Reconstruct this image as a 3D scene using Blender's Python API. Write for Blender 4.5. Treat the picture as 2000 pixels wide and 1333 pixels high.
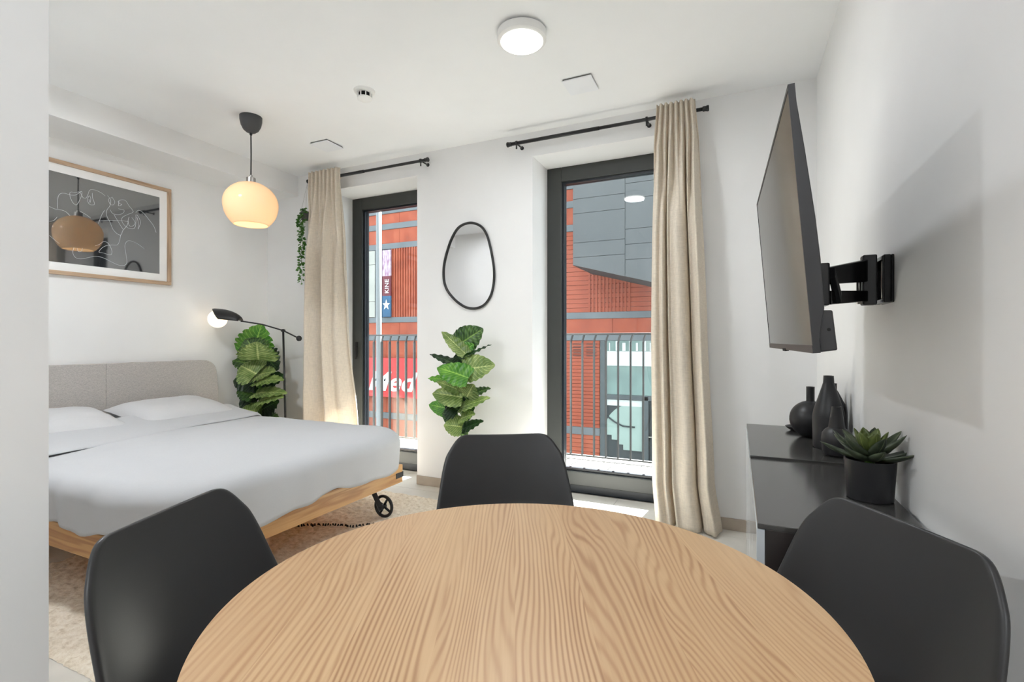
import bpy, bmesh, math, random
from mathutils import Vector, Matrix, noise

# ------------------------------------------------------------------ scene, camera, light
sc = bpy.context.scene
C = sc.collection
for o in list(bpy.data.objects):
    bpy.data.objects.remove(o)

EYE = 1.15
FPX = 960.0                                  # focal length in pixels of the 2000 px wide frame
YAW = math.atan(440 / 960)
cam_d = bpy.data.cameras.new('camera')
cam_d.sensor_width = 36.0
cam_d.lens = 36.0 * FPX / 2000.0
cam_d.clip_start = 0.02
cam_d.clip_end = 200
cam = bpy.data.objects.new('camera', cam_d)
C.objects.link(cam)
cam.location = (0, 0, EYE)
cam.rotation_euler = (math.pi / 2, 0, YAW)
sc.camera = cam

world = bpy.data.worlds.new('sky')
sc.world = world
world.use_nodes = True
bg = world.node_tree.nodes['Background']
bg.inputs[0].default_value = (0.80, 0.91, 1.0, 1)
bg.inputs[1].default_value = 4.0

SUN_DIR = Vector((0.12, 1.0, 1.27)).normalized()          # towards the sun
sun_d = bpy.data.lights.new('sun', 'SUN')
sun_d.energy = 60.0
sun_d.angle = 0.009
sun_d.color = (1.0, 0.985, 0.965)
sun = bpy.data.objects.new('sun', sun_d)
C.objects.link(sun)
sun.location = (3, 12, 14)
sun.rotation_euler = SUN_DIR.to_track_quat('Z', 'Y').to_euler()

LAMP_W = 11.5                                # watts of each round ceiling lamp
sc.view_settings.view_transform = 'Standard'
sc.view_settings.look = 'None'
sc.view_settings.exposure = 0.36
sc.view_settings.gamma = 1.0
sc.view_settings.use_curve_mapping = False
sc.cycles.use_denoising = True
sc.cycles.max_bounces = 12
sc.cycles.diffuse_bounces = 8
sc.cycles.transparent_max_bounces = 16
sc.cycles.caustics_reflective = False
sc.cycles.caustics_refractive = False
sc.cycles.sample_clamp_indirect = 8.0

PI = math.pi
rnd = random.Random(7)
cy, sy = math.cos(YAW), math.sin(YAW)

def at(u, v, x=None, y=None, z=None):
    """a point of the room measured from the photograph on a known plane"""
    a = (u - 1000) / FPX
    b = -(v - 666) / FPX
    d = Vector((cy * a - sy, sy * a + cy, b))
    if x is not None: t = x / d.x
    elif y is not None: t = y / d.y
    else: t = (z - EYE) / d.z
    return Vector((d.x * t, d.y * t, EYE + d.z * t))

# ------------------------------------------------------------------ materials
def lin(c):
    r = []
    for k in c[:3]:
        k = k / 255.0
        r.append(k / 12.92 if k <= 0.04045 else ((k + 0.055) / 1.055) ** 2.4)
    return (r[0], r[1], r[2], 1.0)

class NT:
    def __init__(s, name):
        s.m = bpy.data.materials.new(name)
        s.m.use_nodes = True
        s.t = s.m.node_tree
        s.n = s.t.nodes
        s.b = s.n['Principled BSDF']
        s.out = s.n['Material Output']
    def add(s, typ, **kw):
        n = s.n.new(typ)
        for k, v in kw.items():
            setattr(n, k, v)
        return n
    def link(s, a, b):
        s.t.links.new(a, b)
    def coords(s, kind='Object', scale=(1, 1, 1), rot=(0, 0, 0)):
        tc = s.add('ShaderNodeTexCoord')
        mp = s.add('ShaderNodeMapping')
        mp.inputs['Scale'].default_value = scale
        mp.inputs['Rotation'].default_value = rot
        s.link(tc.outputs[kind], mp.inputs[0])
        return mp.outputs[0]
    def noise(s, vec, scale, detail=4, rough=0.55, dist=0):
        n = s.add('ShaderNodeTexNoise')
        n.inputs['Scale'].default_value = scale
        n.inputs['Detail'].default_value = detail
        n.inputs['Roughness'].default_value = rough
        n.inputs['Distortion'].default_value = dist
        s.link(vec, n.inputs['Vector'])
        return n.outputs[0]
    def ramp(s, fac, stops):
        r = s.add('ShaderNodeValToRGB')
        e = r.color_ramp.elements
        while len(e) < len(stops):
            e.new(0.5)
        for i, (p, c) in enumerate(stops):
            e[i].position = p
            e[i].color = lin(c) if max(c) > 1.0 else (c[0], c[1], c[2], 1)
        s.link(fac, r.inputs[0])
        return r.outputs[0]
    def math(s, op, a, b=None):
        n = s.add('ShaderNodeMath', operation=op)
        for i, v in enumerate((a, b)):
            if v is None: continue
            if isinstance(v, (int, float)): n.inputs[i].default_value = v
            else: s.link(v, n.inputs[i])
        return n.outputs[0]
    def bump(s, h, strength, dist=0.01):
        n = s.add('ShaderNodeBump')
        n.inputs['Strength'].default_value = strength
        n.inputs['Distance'].default_value = dist
        s.link(h, n.inputs['Height'])
        s.link(n.outputs[0], s.b.inputs['Normal'])
    def base(s, col=None, rough=0.5, metal=0.0, ior=1.45, spec=0.5):
        if col is not None:
            s.b.inputs['Base Color'].default_value = lin(col)
        s.b.inputs['Roughness'].default_value = rough
        s.b.inputs['Metallic'].default_value = metal
        s.b.inputs['IOR'].default_value = ior
        s.b.inputs['Specular IOR Level'].default_value = spec

def pm(name, col, rough=0.5, metal=0.0, var=0.06, vs=6.0, bump=None, spec=0.5, ior=1.45, stretch=(1, 1, 1)):
    """principled material with a little procedural colour variation and optional fine relief"""
    t = NT(name)
    t.base(col, rough, metal, ior, spec)
    vec = t.coords('Object', stretch)
    lo = tuple(max(1.01, k * (1 - var)) for k in col)
    hi = tuple(min(255, k * (1 + var * 0.6)) for k in col)
    f = t.noise(vec, vs, 3)
    t.link(t.ramp(f, ((0.3, lo), (0.7, hi))), t.b.inputs['Base Color'])
    if bump:
        t.bump(t.noise(vec, bump[0], 4), bump[1], bump[2] if len(bump) > 2 else 0.005)
    return t.m

def wood(name, light, dark, ring=34.0, sx=5.5, sl=0.75, rough=0.42, fibre=0.35, axis=1, pitch=0.0, amp=0.0):
    """oak: contour rings of a stretched noise plus fine fibres; grain along the object's axis"""
    t = NT(name)
    t.base(light, rough)
    sca = [sx, sx, sx]; sca[axis] = sl
    fsc = [150.0, 150.0, 150.0]; fsc[axis] = 4.0
    tc = t.add('ShaderNodeTexCoord')
    oi = t.add('ShaderNodeObjectInfo')
    off = t.add('ShaderNodeVectorMath', operation='SCALE')
    cmb = t.add('ShaderNodeCombineXYZ')
    t.link(oi.outputs['Random'], cmb.inputs[0])
    t.link(oi.outputs['Random'], cmb.inputs[1])
    t.link(cmb.outputs[0], off.inputs[0])
    off.inputs['Scale'].default_value = 7.0
    addv = t.add('ShaderNodeVectorMath', operation='ADD')
    t.link(tc.outputs['Object'], addv.inputs[0])
    t.link(off.outputs[0], addv.inputs[1])
    def mapped(scv):
        mp = t.add('ShaderNodeMapping')
        mp.inputs['Scale'].default_value = scv
        t.link(addv.outputs[0], mp.inputs[0])
        return mp.outputs[0]
    n = t.noise(mapped(sca), 1.0, 2.5, 0.5, 0.35)
    if pitch:
        sp = t.add('ShaderNodeSeparateXYZ')
        t.link(addv.outputs[0], sp.inputs[0])
        q = t.math('ADD', sp.outputs[0], t.math('MULTIPLY', n, amp))
        rings = t.math('SINE', t.math('MULTIPLY', q, 6.2832 / pitch))
    else:
        rings = t.math('SINE', t.math('MULTIPLY', n, ring * 2))
    rings = t.math('ADD', t.math('MULTIPLY', rings, 0.5), 0.5)
    rings = t.math('POWER', rings, 2.2)
    if pitch:
        wk = t.noise(mapped([sx * 1.3, sl * 2.2, 1.0] if axis == 1 else sca), 1.0, 3)
        wk = t.math('MAXIMUM', t.math('SUBTRACT', t.math('MULTIPLY', wk, 3.4), 1.0), 0.12)
        rings = t.math('MULTIPLY', rings, t.math('MINIMUM', wk, 1.25))
    fib = t.noise(mapped(fsc), 1.0, 3, 0.6)
    big = t.noise(mapped([k * 0.4 for k in sca]), 1.3, 2)
    f = t.math('ADD', t.math('MULTIPLY', rings, 0.42), t.math('MULTIPLY', fib, fibre))
    f = t.math('ADD', f, t.math('MULTIPLY', big, 0.35))
    f = t.math('SUBTRACT', f, 0.05)
    mid = tuple((a + b) / 2 for a, b in zip(light, dark))
    t.link(t.ramp(f, ((0.22, light), (0.55, mid), (0.92, dark))), t.b.inputs['Base Color'])
    t.bump(f, 0.08, 0.002)
    return t.m

def emit(name, col, strength, base=(240, 240, 240)):
    t = NT(name)
    t.base(base, 0.4)
    t.b.inputs['Emission Color'].default_value = lin(col)
    t.b.inputs['Emission Strength'].default_value = strength
    return t.m

def glass(name, tint=(0.93, 0.95, 0.95), ior=1.5):
    t = NT(name)
    tr = t.add('ShaderNodeBsdfTransparent')
    tr.inputs[0].default_value = (tint[0], tint[1], tint[2], 1)
    gl = t.add('ShaderNodeBsdfGlossy')
    gl.inputs['Roughness'].default_value = 0.0
    fr = t.add('ShaderNodeFresnel')
    ge = t.add('ShaderNodeNewGeometry')          # the same thin-sheet reflectance from both sides
    mr = t.add('ShaderNodeMapRange')
    mr.inputs['To Min'].default_value = ior
    mr.inputs['To Max'].default_value = 1.0 / ior
    t.link(ge.outputs['Backfacing'], mr.inputs['Value'])
    t.link(mr.outputs[0], fr.inputs[0])
    mx = t.add('ShaderNodeMixShader')
    t.link(fr.outputs[0], mx.inputs[0])
    t.link(tr.outputs[0], mx.inputs[1])
    t.link(gl.outputs[0], mx.inputs[2])
    t.link(mx.outputs[0], t.out.inputs[0])
    return t.m

def cloth(name, col, weave=420.0, trans=0.25, bump=0.25, var=0.08, rough=0.9):
    t = NT(name)
    t.base(col, rough, 0, 1.45, 0.2)
    vec = t.coords('Object', (1, 1, 1))
    wv = t.noise(t.coords('Object', (weave * 0.16, weave * 0.16, weave)), 1.0, 3)
    wh = t.noise(t.coords('Object', (weave, weave, weave * 0.16)), 1.0, 3)
    f = t.math('MULTIPLY', t.math('ADD', wv, wh), 0.5)
    lo = tuple(k * (1 - var) for k in col)
    hi = tuple(min(255, k * (1 + var * 0.6)) for k in col)
    colr = t.ramp(f, ((0.35, lo), (0.65, hi)))
    t.link(colr, t.b.inputs['Base Color'])
    t.bump(f, bump, 0.002)
    if trans > 0:
        tl = t.add('ShaderNodeBsdfTranslucent')
        t.link(colr, tl.inputs[0])
        mx = t.add('ShaderNodeMixShader')
        mx.inputs[0].default_value = trans
        t.link(t.b.outputs[0], mx.inputs[1])
        t.link(tl.outputs[0], mx.inputs[2])
        t.link(mx.outputs[0], t.out.inputs[0])
    return t.m

def leafmat(name, dark, light, trans=0.2, veins=9.0):
    """leaf: green with paler midrib and side veins (UV: u along the leaf, v across)"""
    t = NT(name)
    t.base(dark, 0.38)
    tc = t.add('ShaderNodeTexCoord')
    sep = t.add('ShaderNodeSeparateXYZ')
    t.link(tc.outputs['UV'], sep.inputs[0])
    a = t.math('ABSOLUTE', t.math('SUBTRACT', sep.outputs[1], 0.5))
    ph = t.math('SUBTRACT', sep.outputs[0], t.math('MULTIPLY', a, 0.7))
    w = t.math('SINE', t.math('MULTIPLY', ph, veins * 6.283))
    w = t.math('MAXIMUM', t.math('SUBTRACT', w, 0.55), 0.0)
    mid = t.math('MAXIMUM', t.math('SUBTRACT', 1.0, t.math('MULTIPLY', a, 26.0)), 0.0)
    n = t.noise(t.coords('Object'), 14.0, 3)
    f = t.math('ADD', t.math('MULTIPLY', w, 0.9), t.math('MULTIPLY', mid, 0.8))
    f = t.math('ADD', f, t.math('MULTIPLY', t.math('SUBTRACT', n, 0.42), 1.3))
    colr = t.ramp(f, ((0.0, dark), (0.45, tuple((p + q) / 2 for p, q in zip(dark, light))), (0.9, light)))
    t.link(colr, t.b.inputs['Base Color'])
    tl = t.add('ShaderNodeBsdfTranslucent')
    t.link(colr, tl.inputs[0])
    mx = t.add('ShaderNodeMixShader')
    mx.inputs[0].default_value = trans
    t.link(t.b.outputs[0], mx.inputs[1])
    t.link(tl.outputs[0], mx.inputs[2])
    t.link(mx.outputs[0], t.out.inputs[0])
    return t.m

M = {}
M['wall'] = pm('wall_paint', (234, 234, 234), 0.75, var=0.012, vs=2, bump=(140, 0.03, 0.002), spec=0.3)
M['ceiling'] = pm('ceiling_paint', (237, 238, 239), 0.8, var=0.01, vs=2, spec=0.3)
M['tile'] = pm('floor_tile', (216, 212, 204), 0.32, var=0.05, vs=4, bump=(60, 0.02, 0.002))
M['grout'] = pm('grout', (168, 163, 155), 0.9)
M['base'] = pm('baseboard_tile', (176, 164, 150), 0.45, var=0.05, vs=8)
M['frame'] = pm('window_frame', (56, 58, 56), 0.42, var=0.03)
M['bead'] = pm('window_gasket', (28, 33, 40), 0.35, var=0.03)
M['glass'] = glass('window_glass')
M['black'] = pm('black_metal', (34, 34, 35), 0.45, var=0.05, vs=30)
M['blackgloss'] = pm('black_gloss_metal', (18, 18, 19), 0.22, var=0.05, vs=30)
M['shell'] = pm('chair_shell', (46, 46, 47), 0.36, var=0.03, vs=3, bump=(500, 0.05, 0.001))
M['cushion'] = pm('chair_cushion', (40, 40, 42), 0.55, var=0.05, vs=20)
M['beech'] = wood('beech', (206, 164, 116), (176, 128, 82), axis=2)
M['oak'] = wood('oak_top', (202, 169, 130), (150, 108, 74), sx=4.6, sl=0.75, rough=0.36, pitch=0.0105, amp=0.30)
M['bedoak_x'] = wood('bed_oak_long', (206, 160, 104), (160, 108, 58), sx=14, sl=1.2, axis=0, ring=16)
M['bedoak_y'] = wood('bed_oak_cross', (206, 160, 104), (160, 108, 58), sx=14, sl=1.2, axis=1, ring=16)
M['frameoak'] = wood('frame_oak', (190, 164, 138), (150, 122, 98), sx=30, sl=2, ring=12, axis=1)
M['headboard'] = cloth('headboard_fabric', (184, 179, 175), 600, 0, 0.3, 0.16)
M['linen'] = cloth('white_linen', (188, 189, 192), 900, 0.0, 0.05, 0.015)
M['pillow'] = cloth('white_pillowcase', (200, 200, 202), 900, 0.0, 0.05, 0.015)
M['curtain'] = cloth('beige_linen', (228, 218, 203), 170, 0.22, 0.12, 0.05)
M['chrome'] = pm('brushed_nickel', (176, 172, 168), 0.3, 1.0)
M['white'] = pm('white_plastic', (236, 236, 234), 0.45, var=0.01)
M['vent'] = pm('vent_white', (232, 234, 238), 0.5, var=0.01)
M['slot'] = pm('vent_slot', (96, 96, 96), 0.8)
M['dark'] = pm('dark_gap', (20, 20, 20), 0.9)
M['stem'] = pm('plant_stem', (92, 128, 60), 0.5, var=0.2, vs=20)
M['soil'] = pm('soil', (48, 40, 34), 0.95, var=0.3, vs=60, bump=(90, 0.6))

# ------------------------------------------------------------------ mesh helpers
ORG = {}
def org(o):
    return ORG.get(o.name, Vector((0, 0, 0)))

def put(name, verts, faces, mat=None, parent=None, smooth=False, uv=None, bevel=0, world_space=True, subsurf=0, solid=0):
    off = org(parent) if (parent is not None and world_space) else Vector((0, 0, 0))
    me = bpy.data.meshes.new(name)
    me.from_pydata([tuple(Vector(v) - off) for v in verts], [], faces)
    me.update()
    if uv:
        l = me.uv_layers.new(name='uv')
        for lp in me.loops:
            l.data[lp.index].uv = uv[lp.vertex_index]
    if smooth:
        for p in me.polygons: p.use_smooth = True
    o = bpy.data.objects.new(name, me)
    C.objects.link(o)
    if mat is not None:
        me.materials.append(M[mat] if isinstance(mat, str) else mat)
    if parent is not None:
        o.parent = parent
        ORG[o.name] = org(parent)
    if solid:
        md = o.modifiers.new('thick', 'SOLIDIFY'); md.thickness = solid; md.offset = 0
    if bevel:
        md = o.modifiers.new('bevel', 'BEVEL'); md.width = bevel; md.segments = 2; md.limit_method = 'ANGLE'
    if subsurf:
        md = o.modifiers.new('sub', 'SUBSURF'); md.levels = subsurf; md.render_levels = subsurf
    return o

def boxgeo(x0, x1, y0, y1, z0, z1):
    v = [(x0, y0, z0), (x1, y0, z0), (x1, y1, z0), (x0, y1, z0), (x0, y0, z1), (x1, y0, z1), (x1, y1, z1), (x0, y1, z1)]
    f = [(0, 3, 2, 1), (4, 5, 6, 7), (0, 1, 5, 4), (1, 2, 6, 5), (2, 3, 7, 6), (3, 0, 4, 7)]
    return v, f

def box(name, x0, x1, y0, y1, z0, z1, mat, parent=None, bevel=0, ws=True):
    v, f = boxgeo(x0, x1, y0, y1, z0, z1)
    return put(name, v, f, mat, parent, bevel=bevel, world_space=ws)

def boxes(name, lst, mat, parent=None, bevel=0, ws=True):
    V, Fc = [], []
    for b in lst:
        v, f = boxgeo(*b)
        k = len(V)
        V += v
        Fc += [tuple(i + k for i in q) for q in f]
    return put(name, V, Fc, mat, parent, bevel=bevel, world_space=ws)

def tubegeo(pts, r, seg=10, cap=True):
    pts = [Vector(p) for p in pts]
    n = len(pts)
    rs = r if isinstance(r, (list, tuple)) else [r] * n
    V, Fc = [], []
    prev = None
    for i, p in enumerate(pts):
        d = (pts[min(i + 1, n - 1)] - pts[max(i - 1, 0)]).normalized()
        if prev is None:
            a = Vector((0, 0, 1)) if abs(d.z) < 0.9 else Vector((1, 0, 0))
            nrm = d.cross(a).normalized()
        else:
            nrm = (prev - d * prev.dot(d)).normalized()
        prev = nrm
        bn = d.cross(nrm)
        for k in range(seg):
            an = 2 * PI * k / seg
            V.append(p + (nrm * math.cos(an) + bn * math.sin(an)) * rs[i])
    for i in range(n - 1):
        for k in range(seg):
            k2 = (k + 1) % seg
            Fc.append((i * seg + k, i * seg + k2, (i + 1) * seg + k2, (i + 1) * seg + k))
    if cap:
        Fc.append(tuple(reversed(range(seg))))
        Fc.append(tuple((n - 1) * seg + k for k in range(seg)))
    return V, Fc

def tube(name, pts, r, mat, parent=None, seg=10, ws=True):
    v, f = tubegeo(pts, r, seg)
    return put(name, v, f, mat, parent, smooth=True, world_space=ws)

def lathe(name, prof, mat, parent=None, centre=(0, 0, 0), seg=32, ws=True, axis=None):
    """prof: list of (radius, height) from bottom to top"""
    V, Fc = [], []
    c0 = Vector(centre)
    rot = Matrix.Identity(3) if axis is None else Vector(axis).normalized().to_track_quat('Z', 'Y').to_matrix()
    n = len(prof)
    for r, z in prof:
        for k in range(seg):
            a = 2 * PI * k / seg
            V.append(c0 + rot @ Vector((r * math.cos(a), r * math.sin(a), z)))
    for i in range(n - 1):
        for k in range(seg):
            k2 = (k + 1) % seg
            Fc.append((i * seg + k, i * seg + k2, (i + 1) * seg + k2, (i + 1) * seg + k))
    if prof[0][0] > 1e-6: Fc.append(tuple(reversed(range(seg))))
    if prof[-1][0] > 1e-6: Fc.append(tuple((n - 1) * seg + k for k in range(seg)))
    o = put(name, V, Fc, mat, parent, smooth=True, world_space=ws)
    md = o.modifiers.new('edges', 'EDGE_SPLIT'); md.split_angle = math.radians(38)
    return o

def empty(name, loc, rz=0.0):
    o = bpy.data.objects.new(name, None)
    C.objects.link(o)
    o.location = loc
    o.rotation_euler = (0, 0, rz)
    o.empty_display_size = 0.1
    ORG[o.name] = Vector(loc)
    return o

def tag(o, label=None, cat=None, group=None, kind=None):
    if label: o['label'] = label
    if cat: o['category'] = cat
    if group: o['group'] = group
    if kind: o['kind'] = kind
    return o

def struct(o, label=None, cat=None):
    return tag(o, label, cat, None, 'structure')

def fbm(x, y, z, o=3):
    return noise.fractal(Vector((x, y, z)), 1.0, 2.0, o)

# ------------------------------------------------------------------ room shell
XR, XL, YW, ZC = 0.412, -4.05, 3.275, 2.654        # right wall, left wall, window wall, ceiling
YF = 3.575                                          # inner face of the window frames
YB = -2.0                                           # back of the hall
HEAD = 2.48
W1 = (-3.29, -2.339)
W2 = (-1.339, -0.389)
YO = 3.75                                           # outer face of the window wall

fl = box('floor', XL - 0.1, XR + 0.1, YB - 0.1, YF + 0.05, -0.08, -0.006, 'grout')
struct(fl, 'pale beige stone tile floor of the whole room', 'floor')
T = 0.6
ix = 0
x = XR
while x > XL:
    x0 = max(x - T, XL)
    y = YW - 0.12
    rows = [(y, YF)]
    while y > YB:
        rows.append((max(y - T, YB), y)); y -= T
    for (a, b) in rows:
        if b - a > 0.02 and x - x0 > 0.02:
            if a < 0.38 and x0 < -1.4: continue       # under the hall's side walls
            box('floor_tile', x0 + 0.0012, x - 0.0012, a + 0.0012, b - 0.0012, -0.006, 0.0, 'tile', fl)
    x -= T

ce = box('ceiling', XL - 0.1, XR + 0.1, YB - 0.1, YW + 0.4, ZC, ZC + 0.12, 'ceiling')
struct(ce, 'plain white flat ceiling above bed and table', 'ceiling')
wl = box('wall_left', XL - 0.12, XL, 0.4, YW, 0, ZC, 'wall')
struct(wl, 'white wall behind the headboard and framed print', 'wall')
wr = box('wall_right', XR, XR + 0.12, YB - 0.1, YW, 0, ZC, 'wall')
struct(wr, 'white wall carrying the television', 'wall')
wb = box('wall_back', -1.36, XR + 0.12, YB - 0.12, YB, 0, ZC, 'wall')
struct(wb, 'white wall closing the hall behind the table', 'wall')
wi = boxes('wall_hall', [(-1.353, -1.233, YB, 0.5, 0, ZC), (XL - 0.12, -1.353, 0.38, 0.5, 0, ZC)], 'wall', None)
struct(wi, 'white wall corner at the left edge in the foreground', 'wall')
wf = boxes('wall_window', [
    (XL - 0.12, W1[0], YW, YO, 0, ZC), (W1[1], W2[0], YW, YO, 0, ZC), (W2[1], XR + 0.12, YW, YO, 0, ZC),
    (W1[0], W1[1], YW, YO, HEAD, ZC), (W2[0], W2[1], YW, YO, HEAD, ZC)], 'wall')
struct(wf, 'white window wall with two deep door-height openings', 'wall')
tr = box('trim_1', XL, -3.653, 0.5, YW, 2.475, ZC, 'wall')
struct(tr, 'boxed white beam along the ceiling above the bed', 'beam')
BH = 0.072
for nm, x0, x1, lb in (('baseboard_window', W1[1], W2[0], 'low beige tile baseboard on the pier between the windows'),
                       ('baseboard_corner', W2[1], XR, 'low taupe tile baseboard right of the right curtain'),
                       ('baseboard_far_left', XL, W1[0], 'low tile baseboard behind the left curtain and bed lamp')):
    struct(box(nm, x0, x1, YW - 0.011, YW, 0, BH, 'base', None, 0.002), lb, 'baseboard')
struct(box('baseboard_left', XL, XL + 0.011, 0.5, YW - 0.011, 0, BH, 'base', None, 0.002), 'low tile baseboard running behind the bed', 'baseboard')
struct(box('baseboard_right', XR - 0.011, XR, YB, YW - 0.011, 0, BH, 'base', None, 0.002), 'low tile baseboard behind the dark cabinets', 'baseboard')

def window(name, w, label):
    x0, x1 = w
    r = empty(name, ((x0 + x1) / 2, YF, 0))
    tag(r, label, 'window', None, 'structure')
    y0, y1 = YF, YF + 0.085
    fw = 0.115
    zb, zt = 0.165, HEAD - 0.11
    box('frame_jamb', x0, x0 + fw, y0, y1, 0, HEAD, 'frame', r, 0.004)
    box('frame_jamb', x1 - fw, x1, y0, y1, 0, HEAD, 'frame', r, 0.004)
    box('frame_head', x0 + fw, x1 - fw, y0, y1, zt, HEAD, 'frame', r, 0.004)
    box('frame_bottom_rail', x0 + fw, x1 - fw, y0, y1, 0.06, zb, 'frame', r, 0.006)
    box('frame_threshold', x0 + fw, x1 - fw, y0 + 0.02, y1, 0.0, 0.06, 'bead', r, 0.003)
    box('drip_bar', x0 + fw, x1 - fw, y1, y1 + 0.05, 0.10, 0.13, 'frame', r, 0.003)
    g = 0.016
    for nm, b in (('gasket', (x0 + fw, x0 + fw + g, zb, zt)), ('gasket', (x1 - fw - g, x1 - fw, zb, zt)),
                  ('gasket', (x0 + fw + g, x1 - fw - g, zt - g, zt)), ('gasket', (x0 + fw + g, x1 - fw - g, zb, zb + g))):
        box(nm, b[0], b[1], y0 + 0.022, y1 - 0.005, b[2], b[3], 'bead', r)
    p = box('glass_pane', x0 + fw + g, x1 - fw - g, y0 + 0.045, y0 + 0.057, zb + g, zt - g, 'glass', r)
    # lever handle on the closing side, tucked behind the curtain
    hx = x1 - 0.055 if name == 'window_2' else x0 + 0.055
    h = box('handle', hx - 0.012, hx + 0.012, y0 - 0.012, y0, 1.0, 1.14, 'black', r, 0.003)
    box('lever', hx - 0.009, hx + 0.009, y0 - 0.028, y0 - 0.012, 0.98, 1.10, 'black', h, 0.004)
    return r
window('window_1', W1, 'left dark-framed glass door beside the bed')
window('window_2', W2, 'right dark-framed glass door behind the middle chair')

# ------------------------------------------------------------------ round dining table
TC = Vector((-0.303, 0.700, 0))
TR = 0.450
tab = empty('dining_table', TC, YAW)
tag(tab, 'round light oak dining table in the foreground', 'table')
def circle_stave(xa, xb, R, n=22):
    """outline of the strip xa..xb of a disc, anticlockwise"""
    ta, tb = math.asin(max(-1, xa / R)), math.asin(min(1, xb / R))
    up = [R * math.sin(ta + (tb - ta) * i / n) for i in range(n + 1)]
    top = [(q, math.sqrt(max(R * R - q * q, 0))) for q in up]
    bot = [(q, -math.sqrt(max(R * R - q * q, 0))) for q in reversed(up)]
    pts = bot[::-1] + top[::-1]
    out = []
    for p in pts:
        if not out or (Vector(p) - Vector(out[-1])).length > 1e-5: out.append(p)
    if (Vector(out[0]) - Vector(out[-1])).length < 1e-5: out.pop()
    return out
tt = lathe('tabletop', [(TR - 0.03, 0.724), (TR - 0.012, 0.7285), (TR - 0.012, 0.736)], 'oak', tab, (0, 0, 0), 96, ws=False)
edges = [-TR, -0.335, -0.232, -0.118, -0.012, 0.094, 0.205, 0.322, TR]
for i in range(len(edges) - 1):
    a, b = edges[i], edges[i + 1]
    ol = circle_stave(a, b, TR)
    n = len(ol)
    V = [(p[0], p[1], 0.736) for p in ol]
    V += [(p[0], p[1], 0.7475) for p in ol]
    k = 1 - 0.0025 / TR
    V += [(p[0], p[1] * k, 0.75) for p in ol]
    Fc = [tuple(reversed(range(n))), tuple(range(2 * n, 3 * n))]
    for q in range(n):
        q2 = (q + 1) % n
        Fc.append((q, q2, n + q2, n + q)); Fc.append((n + q, n + q2, 2 * n + q2, 2 * n + q))
    put('stave', V, Fc, 'oak', tt, world_space=False)
for k, an in enumerate((60, 150, 240, 330)):
    an = math.radians(an) - YAW
    d = Vector((math.cos(an), math.sin(an), 0))
    tube('leg', [d * 0.25 + Vector((0, 0, 0.724)), d * 0.34], [0.026, 0.016], 'beech', tab, 14, ws=False)
boxes('apron', [(-0.2, 0.2, -0.015, 0.015, 0.684, 0.724), (-0.015, 0.015, -0.2, 0.2, 0.683, 0.723)], 'beech', tab, ws=False)

# ------------------------------------------------------------------ shell chairs
def lerp_tab(tabl, t):
    for i in range(len(tabl) - 1):
        a, b = tabl[i], tabl[i + 1]
        if t <= b[0]:
            k = (t - a[0]) / (b[0] - a[0])
            k = k * k * (3 - 2 * k) * 0.5 + k * 0.5
            return [p + (q - p) * k for p, q in zip(a[1:], b[1:])]
    return list(tabl[-1][1:])

# s: 0 front lip .. 1 top of the back :  y, z, half width, wrap forward (back), lift of the sides (seat)
CH = [(0.00, 0.235, 0.405, 0.175, 0.00, 0.010),
      (0.08, 0.205, 0.435, 0.205, 0.00, 0.014),
      (0.25, 0.080, 0.440, 0.228, 0.00, 0.028),
      (0.40, -0.055, 0.436, 0.236, 0.012, 0.050),
      (0.50, -0.135, 0.458, 0.238, 0.040, 0.058),
      (0.58, -0.172, 0.505, 0.236, 0.062, 0.040),
      (0.70, -0.198, 0.590, 0.231, 0.066, 0.010),
      (0.82, -0.216, 0.680, 0.219, 0.058, 0.000),
      (0.92, -0.231, 0.760, 0.206, 0.046, 0.004),
      (1.00, -0.243, 0.818, 0.192, 0.036, 0.012)]
def chair_shell():
    NS, NTt = 46, 22
    V, Fc = [], []
    top_arc = 0.065
    for i in range(NS + 1):
        s = i / NS
        s = 1 - (1 - s) ** 1.25 if s > 0 else 0
        y, z, w, wrap, lift = lerp_tab(CH, s)
        # rounded top corners and front corners
        d = (1 - s) * 0.42
        r = top_arc
        if d < r: w = w - r + math.sqrt(max(r * r - (r - d) ** 2, 0)) * 1.0 + 0.0
        d2 = s * 0.6
        r2 = 0.08
        if d2 < r2: w = w - r2 + math.sqrt(max(r2 * r2 - (r2 - d2) ** 2, 0))
        for j in range(NTt + 1):
            t = -1 + 2 * j / NTt
            xx = w * t
            q = (abs(xx) / 0.235) ** 2.2
            V.append((xx, y + wrap * q, z + lift * q))
    for i in range(NS):
        for j in range(NTt):
            a = i * (NTt + 1) + j
            Fc.append((a, a + 1, a + NTt + 2, a + NTt + 1))
    return V, Fc
proto = empty('dining_chair', (0, 0, 0))
v, f = chair_shell()
put('shell', v, f, 'shell', proto, smooth=True, world_space=False, solid=0.011, subsurf=1)
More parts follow.
